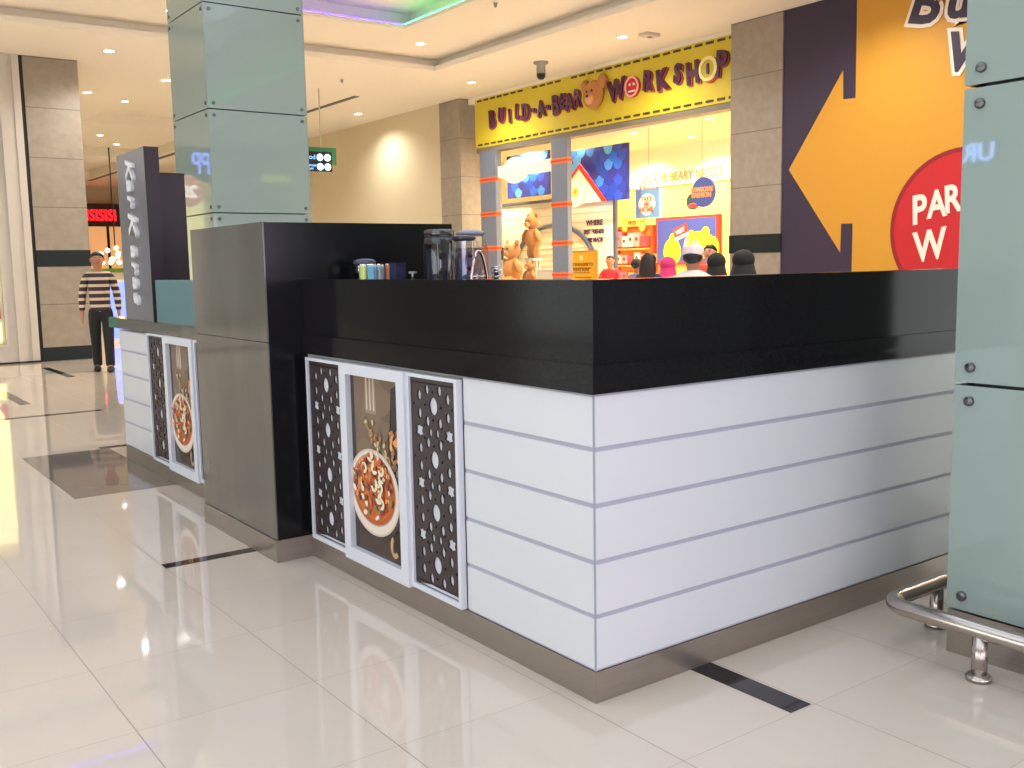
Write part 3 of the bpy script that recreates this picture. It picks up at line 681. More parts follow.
# steel bumper rail round the near column
t = thing('bumper_rail', 'low polished steel tube rail on posts around the near glass column', 'rail', (1.155, -.305, 0))
R_ = .03; zr = .175; c = .09
path = [(0, -1.75, zr), (0, -c, zr)] + [(c-c*cos(a), -c+c*sin(a), zr) for a in [k*pi/16 for k in range(1, 8)]] + [(c, 0, zr), (1.36, 0, zr)] + [(1.36+c*sin(a), -c+c*cos(a), zr) for a in [k*pi/16 for k in range(1, 8)]] + [(1.45, -c, zr), (1.45, -1.75, zr)]
obj('rail_tube', tube(bmesh.new(), path, R_, 20), M_STEELP, t)
for x, y in ((0,-.37), (0,-1.3), (.355,0), (1.1,0), (1.45,-.7), (1.45,-1.4)):
    p = obj('post', cyl(bmesh.new(), (0,0,0), .026, 0, zr-.02, 18), M_STEELP, t, True); p.location = (x, y, 0)
    f = obj('foot_flange', lathe(bmesh.new(), [(.042,.001),(.044,.012),(.036,.022),(.022,.024)], n=24), M_STEELP, p, True)

# ================================================================ HANGING SIGN, CAMERA DOME, DETECTOR
t = thing('hanging_sign', 'black lit direction sign hanging on a rod with a green board behind', 'sign', (6.6, 15.75, 3.3))
obj('green_board', box(-.42, .02, .17, .36, .05, .50), mat('green_board', (50,128,92), .5), t)
obj('screen', box(-.42, -.03, .03, .24, .015, .41), mat('screen_black', (22,28,46), .3), t)
for x in (-.02, .14):
    for z in (.30, .12): obj('pictogram', cyl(bmesh.new(), (x,0,z), .068, -.036, -.03, 24, axis='Y'), mat('picto_glow', (190,240,250), emit=(190,240,250), es=1.6), t)
obj('lettering', letters([('مطعم', (-.25,-.034,.31), .12), ('Toilets', (-.25,-.034,.145), .085), ('Exit', (-.25,-.034,.085), .07)], FY, .004, .001), mat('blue_glow', (110,170,235), emit=(110,170,235), es=1.3), t) if False else \
obj('lettering', letters([('Food', (-.25,-.034,.30), .13), ('Washroom', (-.25,-.034,.145), .075), ('Prayer', (-.25,-.034,.085), .07)], FY, .004, .001), mat('blue_glow', (110,170,235), emit=(110,170,235), es=1.3), t)
obj('rod', cyl(bmesh.new(), (.04,.035,0), .012, .5, ZC-3.3, 10), mat('rod_grey', (190,185,170), .4), t)
t = thing('security_camera', 'grey dome security camera on the ceiling over the bear head sign', 'camera', (8.83, 11.56, ZC))
obj('mount', lathe(bmesh.new(), [(.13,0),(.13,-.03),(.075,-.05),(.08,-.2)], n=24), mat('cam_grey', (150,146,138), .4), t, True)
obj('dome', lathe(bmesh.new(), [(.078,-.2),(.072,-.25),(.045,-.29),(.001,-.30)], n=24), M_BLACK, t, True)
t = thing('smoke_detector', 'flat pale detector box on the ceiling beside a lit downlight', 'detector', (8.95, 9.0, ZC))
obj('detector_body', box(-.14,-.09,-.05,.14,.1,0, bev=.012), mat('det_grey', (200,190,178), .5), t); obj('detector_eye', cyl(bmesh.new(), (.0,-.0,0), .035, -.065, -.05, 16), MATS['cam_grey'], t)
for (x, y, lb) in ((6.35, 9.4, 'small dark ceiling sensor inside the tray border'), (6.6, 14.7, 'small sensor on the soffit left of the hanging sign rod')):
    t = thing('ceiling_sensor', lb, 'sensor', (x, y, 5.12 if y < 12 else ZC))
    obj('sensor_plate', cyl(bmesh.new(), (0,0,0), .05, -.01, 0, 16), M_TRIM, t); obj('sensor_tip', lathe(bmesh.new(), [(.03,-.01),(.02,-.06),(.005,-.075)], n=12), MATS['cam_grey'], t)

# ================================================================ ARROW HOARDING
MX = 9.6
t = thing('arrow_hoarding', 'yellow and navy hoarding with a large arrow and red disc', 'hoarding', (MX, 4.5, 0))
obj('board', box(0, -4.5, 0, .25, 2.47, ZC), M_YELLOW, t, label='yellow board')
navy = [(2.47,0),(2.47,ZC),(1.30,ZC),(1.29,3.56),(1.476,3.57),(1.486,3.957),(2.36,2.719),(1.475,1.529),(1.468,1.924),(1.292,1.917),(1.295,0)]
bm = bmesh.new(); place_mesh(bm, curve_mesh([[(-a, b) for a, b in navy]], .004), FX, (-.003, 0, 0)); obj('arrow_ground', bm, M_NAVY, t, label='navy ground around the yellow arrow head')
bm = bmesh.new(); place_mesh(bm, curve_mesh([ell(.25, 1.80, .95, .95, 64)], .004), FX, (-.004, 0, 0)); obj('red_disc', bm, M_RED, t)
bm = bmesh.new(); place_mesh(bm, curve_mesh([ell(.25, 1.80, .97, .97, 64), ell(.25, 1.80, .915, .915, 64)], .002), FX, (-.008, 0, 0)); obj('disc_rim', bm, mat('dark_red', (140,22,32), .5), t)
it = [('P', (-.012, .33, 2.03), .50, .12, .8), ('A', (-.012, .09, 2.09), .46, .12, .8), ('R', (-.012, -.11, 2.14), .46, .14, .8), ('W', (-.012, .17, 1.58), .52, .15, .8)]
letter_parts(t, it, FX, .004, .014, M_CREAMINK, .1)
it = [('B', (-.012, .32, 4.55), .72, -.25, 1), ('u', (-.012, -.12, 4.50), .62, -.1, 1), ('W', (-.012, -.30, 3.85), .62, -.15, 1)]
it2 = [(a, (x-.006, y, z), s, r, k) for a, (x, y, z), s, r, k in it]
letter_parts(t, it2, FX, .004, .022, M_NAVY, .1, (M_CREAMINK, 0, .006, 3))

# ================================================================ SHOP
SXF = 9.85
t = thing('shop_sign', 'long yellow shop sign over the toy shop with dashed edges and a bear head', 'sign', (SXF, 11.5, 3.87))
obj('sign_board', box(0, -3.58, 0, .3, 3.62, .99), M_SIGNY, t, label='yellow board')
bm = bmesh.new()
for z, skip in ((.945, (.8,1.05)), (.06, None)):
    y = 3.52
    while y > -3.55:
        if not (skip and any(abs(y-q) < .12 for q in (1.95, .62))): obj('stitch_dash', box(-.012, y-.155, z-.018, 0, y, z+.018), mat('olive_black', (62,54,30), .5), t)
        y -= .235
bm.free()
LY = [('B',14.472,.50,1.2),('U',14.14,.40,0),('i',13.86,.40,.2),('L',13.60,.40,0),('D',13.33,.44,.1),('-',13.08,.4,0),('A',12.84,.40,0),('-',12.64,.4,0),('B',12.40,.50,0),('E',12.19,.38,0),('A',11.99,.42,0),('R',11.78,.42,0)]
LY2 = [('W',10.72,.52),('R',9.95,.46),('K',9.62,.48),('S',9.26,.44),('H',8.93,.50),('P',8.34,.56)]
it = [(c, (-.03, y-11.5, (4.40 + (.02 if k % 2 else -.02)) - 3.87), s*.93, (-1)**k*.08, .78) for k, (c, y, s, q) in enumerate(LY)]
it += [(c, (-.03, y-11.5, 4.41 - 3.87 + (.03 if k % 2 else -.01)), s*.93, (-1)**k*.09, .85) for k, (c, y, s) in enumerate(LY2)]
letter_parts(t, it, FX, .035, .018, M_SIGNINK, 0, (mat('brick_letter_edge', (150,60,60), .5), .025, .015, 1.4))
bm = cyl(bmesh.new(), (0, 10.31-11.5, .535), .17, -.05, 0, 28, axis='X'); obj('button_letter', bm, M_SIGNRED, t, label='red round button for the letter O')
bm = lathe(bmesh.new(), [(.17,-.052),(.17,-.07),(.14,-.07),(.14,-.052)], (0, 10.31-11.5, .535), 28, axis='X', cap=False); obj('button_rim', bm, mat('pink_rim', (235,170,165), .4), t)
bm = bmesh.new()
for a in (-.05, .05): cyl(bm, (0, 10.31-11.5+a, .575), .022, -.06, -.05, 10, axis='X')
bx(bm, -.06, 10.31-11.5-.08, .45, -.05, 10.31-11.5+.08, .475); obj('button_marks', bm, M_WHITE, t)
bm = lathe(bmesh.new(), [(.19,0),(.19,-.05),(.135,-.05),(.135,0)], (0, 8.60-11.5, .55), 32, axis='X'); obj('ring_letter', bm, mat('pale_yellow_ring', (238,226,150), .4), t, label='pale ring for the letter O')
bm = lathe(bmesh.new(), [(.195,0),(.195,-.03),(.16,-.03)], (0, 8.57-11.5, .53), 32, axis='X'); obj('ring_edge', bm, M_SIGNRED, t)
bm = cyl(bmesh.new(), (0, 8.60-11.5, .55), .13, -.035, 0, 24, axis='X'); obj('ring_centre', bm, M_SIGNY, t)
bm = bx(bmesh.new(), -.06, 8.58-11.5, .47, -.04, 8.62-11.5, .63); obj('ring_mark', bm, M_SIGNINK, t)
# bear head emblem (plain teddy bear)
hb = bmesh.new(); c0 = (-.06, 11.29-11.5, .545)
ball(hb, c0, (.10,.27,.25), sub=3); ball(hb, (c0[0], c0[1]+.22, c0[2]+.17), (.06,.11,.12)); ball(hb, (c0[0], c0[1]-.24, c0[2]+.20), (.06,.12,.13))
bh = obj('bear_head', hb, M_PLUSH2, t, label='brown teddy bear head emblem')
obj('muzzle', ball(bmesh.new(), (c0[0]-.09, c0[1]+.01, c0[2]-.08), (.05,.12,.10)), M_PLUSH, bh)
hb = bmesh.new(); ball(hb, (c0[0]-.145, c0[1]+.01, c0[2]-.035), (.02,.035,.025)); ball(hb, (c0[0]-.10, c0[1]+.075, c0[2]+.055), .018); ball(hb, (c0[0]-.10, c0[1]-.065, c0[2]+.055), .018)
obj('eyes_and_nose', hb, M_BLACK, bh)
# shop room
struct('wall_shop_back', bx(box(16.1, 7.9, 0, 16.25, 22, 3.36), 16.1, 7.9, 3.36, 16.25, 22, 4.4), [M_SHOPWALL])
struct('trim_10', box(16.05, 7.9, 3.36, 16.1, 22, 4.35), M_SHOPWHITE)
struct('wall_shop_header', box(9.86, 7.95, 4.8, 10.26, 15.38, ZC), M_CEIL)
struct('wall_shop_transom', box(10.16, 7.95, 3.87, 10.26, 15.1, 4.8), M_SHOPWHITE)
struct('wall_right_front', wall_x(bmesh.new(), -10.5, 0, 9.65, 9.85, 0, ZC+.3, [(-8,.1,-1.5,3.2)]), M_CREAM)
struct('wall_right_fill_glow', box(10.9,-10.5,0,11,0,3.5), MATS['added_fill_glow'])  # same added glow, behind the unseen wall on the right
struct('wall_shop_side', box(10.25, 7.75, 0, 16.2, 7.9, 4.4), M_SHOPWHITE)
struct('wall_shop_end', box(10.3, 20.5, 0, 16.2, 20.6, 4.4), M_SHOPWHITE)
struct('ceiling_shop', box(10.28, 7.95, 4.3, 16.2, 20.6, 4.38), M_SHOPCEIL)
struct('trim_11', box(9.86, 7.94, 3.77, 10.1, 15.1, 3.865), mat('lintel_grey', (120,112,98), .5))
def shop_post(y0, y1, zs, lb):
    t = thing('shopfront_post', lb, 'post', (9.87, (y0+y1)/2, 0)); h = (y1-y0)/2
    obj('post_body', box(-.05, -h, 0, .05, h, 3.77), M_POST, t)
    for z in zs:
        b = obj('stripe', box(-.056, -h-.006, z-.05, .056, h+.006, z+.05), M_ORANGE, t, label='orange stripe')
        obj('stripe_core', box(-.06, -h-.01, z-.02, .06, h+.01, z+.02), M_BRICKRED, b)
shop_post(12.08, 12.55, (3.365, 2.56, 1.84, 1.245, .5), 'blue grey striped post in the middle of the shop front')
shop_post(14.38, 14.93, (3.2, 2.50, 1.8, 1.15, .5), 'blue grey striped post at the left end of the shop front')
t = thing('shop_window', 'clear glass shop window with a frosted cloud sticker', 'window', (9.88, 13.4, 0))
obj('glass_pane', box(0, -.845, .1, .012, .975, 3.77), M_GLASS, t)
bm = bmesh.new(); place_mesh(bm, curve_mesh([ell(0, 3.32, .46, .26, 30)], .003), FX, (-.004, .38, 0)); place_mesh(bm, curve_mesh([rect(-1.2+.38, 3.20, .95+.3, 3.44)], .003), FX, (-.0045, .38, 0))
obj('frosted_sticker', bm, mat('frost_white', (225,222,214), .6), t)
# shop fittings
t = thing('roof_scale_sign', 'hanging blue scalloped roof sign with a small white gable, inside the shop', 'sign', (12.6, 15.6, 2.8))
def scales(x0, x1, z0, z1):
    s = [(rect(x0, z0, x1, z1), (34,44,130))]; rnd = random.Random(5); w = .30; row = 0
    z = z1
    while z > z0+.05:
        x = x0 + (w/2 if row % 2 else 0)
        while x < x1-.02:
            r = w/2; c = rnd.choice([(28,60,170),(36,48,150),(60,130,230),(30,90,210),(44,44,140),(90,170,245),(40,70,190)])
            pts = [(min(max(x+r*1.0*cos(a), x0), x1), max(z+r*1.25*sin(a), z0)) for a in [pi+pi*k/10 for k in range(11)]]
            pts += [(min(x+r, x1), min(z+.06, z1)), (max(x-r, x0), min(z+.06, z1))]
            s.append((pts, c)); x += w
        z -= .17; row += 1
    return s
sh = scales(-2.2, -.55, .28, 1.30); art('scale_panel', FX, (0,0,0), sh[:1]+sh[1:][::-1], t, step=.0004, thick=.06)
sh = scales(.05, 2.15, .0, 1.18); art('scale_panel', FX, (0,0,0), sh[:1]+sh[1:][::-1], t, step=.0004, thick=.06)
art('gable', FX, (-.05,0,0), [([(-.1,-.05),(1.5,-.0),(.62,.88),(-.1,.30)], (210,50,40)), ([(-.08,-.04),(1.36,.0),(.6,.76),(-.08,.2)], (246,240,215))], t, thick=.04)
art('round_emblem', FX, (-.11,0,0), [(ell(.54,.22,.30,.30,32), (250,248,235)), (ell(.54,.24,.12,.12,6), (240,220,80)), (ell(.54,.26,.05,.05,12), (200,170,60))], t, thick=.03)
t = thing('wall_board', 'white slatted wall board with slate blue frame and arch, inside the shop', 'board', (13.0, 16.4, 1.0))
bm = box(0, -2.1, -1.0, .06, 2.6, 2.0); obj('board_sheet', bm, mat('board_white', (246,240,218), .7), t)
bm = bmesh.new(); [bx(bm, -.004, -2.05, z, 0, 2.5, z+.012) for z in (-.4,-.2,0,.2,.4,.6,.8,1.0,1.2,1.4,1.6,1.8)]; obj('board_lines', bm, mat('board_line', (216,196,150), .7), t)
bm = bmesh.new(); bx(bm, -.05, -2.16, 1.93, .02, 2.6, 2.0); bx(bm, -.05, -2.17, -1, .02, -2.09, 2.0); obj('board_frame', bm, M_FRAMEBLUE, t)
arch = [(-.06, 1.55-.0-1.5*(1-cos(a)), .42+.95*sin(a)) for a in [pi*k/20 for k in range(21)]]
obj('arch_frame', tube(bmesh.new(), [(-.06,1.55,-.9)]+arch+[(-.06,-1.45,-.9)], .055, 8), M_FRAMEBLUE, t)
it = [('WHERE', (-.02,-1.42,1.37), .17), ('BEST FRIENDS', (-.02,-1.40,1.17), .14, 0, .8), ('ARE MADE', (-.02,-1.42,.98), .14, 0, .9)]
obj('lettering', letters(it, FX, .01, .004), M_SIGNINK, t)
bm = bmesh.new()
for k in range(9): bx(bm, -.02, -1.0-.1*(k%2), .95-.14*k, 0, .75, .962-.14*k)
obj('small_print', bm, mat('small_print', (196,180,150), .6), t)
t = thing('poster_stand', 'orange yellow upright notice board just inside the shop entrance', 'notice board', (10.6, 12.63, 0))
art('notice_sheet', FX, (0,0,0), [(rect(-.44,.9,.44,1.68), (238,176,40)), (ell(0,1.56,.06,.06,16), (240,220,150)), *[(rect(-.3+.05*(k%3),1.35-k*.09,.3-.04*(k%2),1.37-k*.09), (150,105,40)) for k in range(5)]], t, thick=.02)
obj('notice_rim', bx(bx(bx(box(-.01,.44,.88,.03,.47,1.70), -.01,-.47,.88,.03,-.44,1.70), -.01,-.44,1.68,.03,.44,1.70), -.01,-.44,.88,.03,.44,.9), mat('amber_rim', (190,120,40), .5), t)
obj('lettering', letters([('DO YOU LOVE TO', (-.006,0,1.43), .085), ('HAVE FUN?', (-.006,0,1.33), .095)], FX, .002, .002), mat('brown_ink', (110,72,30), .5), t)
obj('stand_leg', bx(box(0,-.3,0,.02,-.26,.88), 0,.26,0,.02,.3,.88), MATS['amber_rim'], t)
t = thing('bag_sign', 'hanging blue gift bag sign with pale cloud and red words', 'sign', (13, 13.23, 2.4))
bm = box(-.05,-.36,0,.05,.36,.60); obj('bag_body', bm, mat('denim_blue', (92,128,176), .6), t)
obj('hanging_wire', cyl(bmesh.new(), (0,0,0), .006, .8, 1.9, 6), M_STEEL, t)
art('cloud', FX, (-.055,0,0), [(ell(0,.30,.25,.20,24,0,.06), (250,225,205)), (ell(0,.16,.16,.11,20), (250,225,205))], t, thick=.004)
obj('lettering', letters([('TAKE', (-.065,0,.39), .14), ('ME', (-.065,0,.28), .13), ('HOME', (-.065,0,.17), .14)], FX, .006, .004), mat('coral_ink', (226,106,80), .5), t)
for s in (-1, 1): obj('handle', tube(bmesh.new(), [(0,s*.19+.06*cos(a)*1.0,.60+.20*sin(a)) for a in [pi*k/10 for k in range(11)]], .014, 6), mat('handle_brown', (170,90,50), .6), t)
t = thing('oval_sign', 'round blue hanging sign with orange lettering, right part of the shop', 'sign', (13, 11.7, 2.58))
obj('hanging_wire', cyl(bmesh.new(), (0,0,0), .006, .5, 1.72, 6), M_STEEL, t)
bm = bmesh.new(); cyl(bm, (0,-.05,.25), .30, -.03, .03, 32, axis='X'); obj('disc', bm, mat('royal_blue', (34,52,120), .5), t)
bm = bmesh.new(); cyl(bm, (.02,.26,.08), .16, -.03, .03, 24, axis='X'); obj('small_disc', bm, mat('deep_teal', (30,60,70), .5), t); 
bm = bmesh.new(); ball(bm, (-.03,.22,-.0), (.03,.12,.05)); obj('red_fish_tail', bm, M_SIGNRED, t)
obj('lettering', letters([('PAWSOME', (-.036,-.02,.30), .125), ('FASHION', (-.036,-.02,.19), .125)], FX, .008, .005), M_ORANGE, t)
t = thing('shop_lettering', 'brown words along the bright upper back wall of the shop', 'lettering', (16.04, 15.2, 3.55))
obj('lettering', letters([('IN THE BEARY NICEST', (-.01,0,0), .30, 0, .9)], FX, .01, .004), mat('ochre_ink', (170,135,60), .6), t)
t = thing('bear_panel', 'blue panel with red border showing two yellow bears on the back wall of the shop', 'picture panel', (15.95, 14.95, 1.4))
Y_ = (250,214,40)
sh = [(rect(-1.08,-.02,1.0,1.16), (196,50,50)), (rect(-1.02,.04,.94,1.10), (56,72,150)),
      (ell(-.50,.30,.30,.34,24), Y_), (ell(-.44,.62,.16,.15,16), Y_), (ell(.42,.44,.52,.34,28), Y_), (ell(.15,.70,.12,.12,14), Y_), (ell(.62,.76,.13,.12,14), Y_), (ell(.86,.36,.2,.28,16), Y_),
      (ell(.30,.50,.13,.09,14), (252,240,150)), (ell(.30,.54,.04,.03,10), (120,90,30)), (ell(.16,.62,.02,.02,8), (60,50,30)), (ell(.46,.62,.02,.02,8), (60,50,30)),
      ([(-.40,.62),(.06,.78),(.0,1.0),(-.46,.86)], (220,56,50)), ([(-.38,.56),(.08,.70),(.06,.78),(-.40,.64)], (250,240,235)), ([(-.12,.3),(.02,.3),(.1,.62),(-.04,.62)], (250,190,150))]
art('picture', FX, (0,0,0), sh, t, step=.001, thick=.15)
obj('lettering', letters([('VISIT', (-.03,.20,.80), .15, .3)], FX, .006, .003), M_CREAMINK, t)
t = thing('toy_shelf', 'red orange toy shelf holding pink boxes against the back wall of the shop', 'shelf', (15.8, 16.8, 0))
bm = bmesh.new(); bx(bm, .10,.62,0,.25,.70,2.40); bx(bm, .10,-.70,0,.25,-.62,2.40); bx(bm, .10,-.62,2.33,.25,.62,2.40)
obj('shelf_frame', bm, mat('shelf_red', (206,74,34), .5), t); obj('back_board', box(.2,-.62,0,.25,.62,2.33), mat('shelf_orange', (236,160,80), .6), t)
for z in (.4, .9, 1.35, 1.78): obj('shelf_board', box(-.05,-.62,z,.2,.62,z+.04), MATS['shelf_orange'], t)
t = thing('bone_sign', 'yellow bone shaped sign on top of the red toy shelf', 'sign', (15.85, 16.75, 2.44))
bm = bmesh.new(); bx(bm, -.04,-.30,-.06,.04,.30,.12); [ball(bm, (0,s*.32,.03+q*.12), (.06,.11,.12)) for s in (-1,1) for q in (-1,1)]; obj('bone', bm, mat('bone_yellow', (236,190,80), .6), t)
obj('lettering', letters([('PETS', (-.05,0,.03), .14)], FX, .01, .002), MATS['brown_ink'], t)
cols = [(250,200,195),(240,150,150),(228,70,80),(250,225,215),(214,90,120),(250,190,90),(240,120,140),(250,235,220)]
rnd = random.Random(9); n_ = 0
for z, hh in ((1.39,.3),(1.82,.44),(.94,.28)):
    y = .56
    for c in range(5 if z > 1.8 else 6):
        w = .20; h = hh*rnd.uniform(.6,.95)
        t = thing('toy_box', '%s toy carton on the %s shelf, %s from the left' % (['pale pink','rose','red','cream','magenta','amber','pink','ivory'][(n_)%8], {1.39:'middle',1.82:'top',.94:'lower'}[z], ['first','second','third','fourth','fifth','sixth'][c]), 'box', (15.87, 16.8+y-.1, z+.04), 0, 'cartons on the toy shelf')
        obj('carton', box(-.1,-w/2+.012,0,.1,w/2-.012,h, bev=.008), mat('carton_%d' % (n_%8), cols[n_%8], .5), t)
        obj('carton_window', cyl(bmesh.new(), (0,0,h*.55), min(.05,h*.25), -.106, -.1, 14, axis='X'), mat('carton_dark', (110,60,60), .3), t)
        y -= .235; n_ += 1
# plush bears in the window
def plush_bear(loc, rz, s, label, m=M_PLUSH, seated=True):
    t = thing('plush_bear', label, 'teddy bear', loc, rz); t.scale = (s, s, s)
    obj('body', ball(bmesh.new(), (0,0,.30), (.21,.19,.26), sub=3), m, t)
    hd = obj('head', ball(bmesh.new(), (0,-.02,.68), (.19,.17,.17), sub=3), m, t)
    obj('muzzle', ball(bmesh.new(), (0,-.17,.63), (.085,.07,.065)), M_PLUSH, hd); obj('nose', ball(bmesh.new(), (0,-.235,.655), (.03,.02,.02)), M_BLACK, hd)
    for q in (-1, 1):
        obj('ear', ball(bmesh.new(), (q*.15,0,.83), (.07,.04,.07)), m, t); obj('eye', ball(bmesh.new(), (q*.065,-.175,.72), .018), M_BLACK, hd)
        obj('arm', ball(bmesh.new(), (q*.24,-.06,.38), (.07,.08,.18), rot=('Y', q*-.5)), m, t)
        if seated: obj('leg', ball(bmesh.new(), (q*.14,-.20,.09), (.09,.2,.09)), m, t)
        else: obj('leg', ball(bmesh.new(), (q*.1,0,.0), (.09,.1,.2)), m, t)
    return t
PF = -pi/2
t = thing('display_plinth', 'white display plinth in the shop window under the teddy bears', 'plinth', (11.3, 15.1, 0))
obj('plinth_body', box(-.55,-1.3,0,.6,1.3,.95), M_SHOPWHITE, t); obj('plinth_top', box(-.57,-1.32,.95,.62,1.32,.99), mat('plinth_yellow', (240,200,90), .6), t)
plush_bear((11.4, 16.0, .99), PF, 1.15, 'large tan teddy bear at the left of the shop window display')
plush_bear((11.1, 14.95, .99), PF, .62, 'small tan teddy bear between larger ones in the window', M_PLUSH2)
b_ = plush_bear((11.5, 15.35, 1.73), PF, .95, 'brown teddy bear standing high on a stool in the window', M_PLUSH2, False)
t = thing('tall_stool', 'pale tall stool under the high teddy bear', 'stool', (11.5, 15.35, .99))
obj('stool_seat', cyl(bmesh.new(), (0,0,0), .2, .54, .60, 24), mat('stool_grey', (170,178,190), .6), t)
for a in range(4): obj('leg', tube(bmesh.new(), [(.16*cos(a*pi/2+.7),.16*sin(a*pi/2+.7),0),(.12*cos(a*pi/2+.7),.12*sin(a*pi/2+.7),.54)], .025, 8), MATS['stool_grey'], t)
t = thing('toy_bin', 'white bin of folded clothes in the window', 'bin', (11.3, 14.3, .99)); obj('bin_body', box(-.3,-.3,0,.3,.3,.32, bev=.03), M_WHITE, t); obj('bin_rim', box(-.31,-.31,.32,.31,.31,.35), M_WHITE, t)
# shop lights
p2 = None
SL = [(11.6,11.7),(13.4,14.1),(13.2,11.7),(15.1,14.0),(16.0-.3,11.7),(15.2,16.3),(12.4,16.8),(12.6,15.0),(11.2,13.6),(11.2,9.4),(13.2,9.4),(15.2,9.4),(12.0,18.6)]
SLL = ['front centre of the shop','over the gift bag sign','over the round blue sign','over the blue bear panel','near the back wall, right part','over the red toy shelf','behind the frosted sticker','over the scalloped roof sign','over the window bears','near the entrance pier','right part of the middle row','right part of the back row','far left corner']
for (x, y), l in zip(SL, SLL):
    o = copy_tree(proto); o.location = (x, y, 4.3); o.name = 'shop_downlight'; o['label'] = 'bright shop downlight, ' + l; o['group'] = 'downlights in the toy shop'
    spot('shop_bulb', (x, y, 4.26), K_SHOP, (1, .86, .62))
# ================================================================ FAR CORRIDOR
t = thing('far_shop', 'far shop front at the corridor end with red glowing letters', 'shop front', (8.5, 40.4, 0))
obj('fascia', box(-3, -.3, 3.3, 1.1, 0, 4.2), mat('fascia_dark', (50,24,26), .5), t)
obj('lettering', letters([('SISISISISI', (-.3,-.33,3.72), .62, 0, .8)], FY, .04, .01), mat('red_glow', (255,30,40), emit=(255,20,30), es=3), t)
obj('shop_glow', box(-3, -.1, 0, 1.1, 0, 3.3), mat('warm_glow', (230,170,110), emit=(240,180,120), es=.5), t)
obj('window_mullion', bx(box(-1.5,-.15,0,-1.4,-.1,3.3), .2,-.15,0,.3,-.1,3.3), M_BLACK, t)
t = thing('chandelier', 'glittering bulb cluster chandelier in the far corridor', 'chandelier', (6.2, 29.5, 0))
obj('rod', cyl(bmesh.new(), (0,0,0), .02, 2.2, 5.2, 8), M_BLACK, t)
for k in range(14):
    a = k*2.4; r = .1+.035*k
    obj('bulb', ball(bmesh.new(), (r*cos(a), r*sin(a), 1.75+.09*(k%6)), .075, sub=1), mat('bulb_glow', (255,230,190), emit=(255,225,180), es=9), t)
t = thing('video_stand', 'glowing blue video stand behind the walking person', 'display stand', (3.62, 19, 0))
obj('screen_panel', box(-.30,-.03,.1,.22,.0,1.25), mat('blue_screen', (90,110,255), emit=(110,130,255), es=1.6, noise=(3,.6)), t); obj('stand_frame', bx(bx(box(-.33,0,.0,.25,.08,1.3), -.33,-.04,1.25,.25,0,1.3), -.33,-.04,0,.25,0,.1), M_WHITE, t)
t = thing('green_counter', 'pale counter with green top trim far along the corridor', 'counter', (4.6, 24.5, 0))
obj('counter_body', box(-.9,0,0,.7,.6,1.45), M_CREAM, t); obj('counter_top', box(-.92,-.02,1.45,.72,.62,1.55), mat('leaf_green', (90,150,50), .6), t)

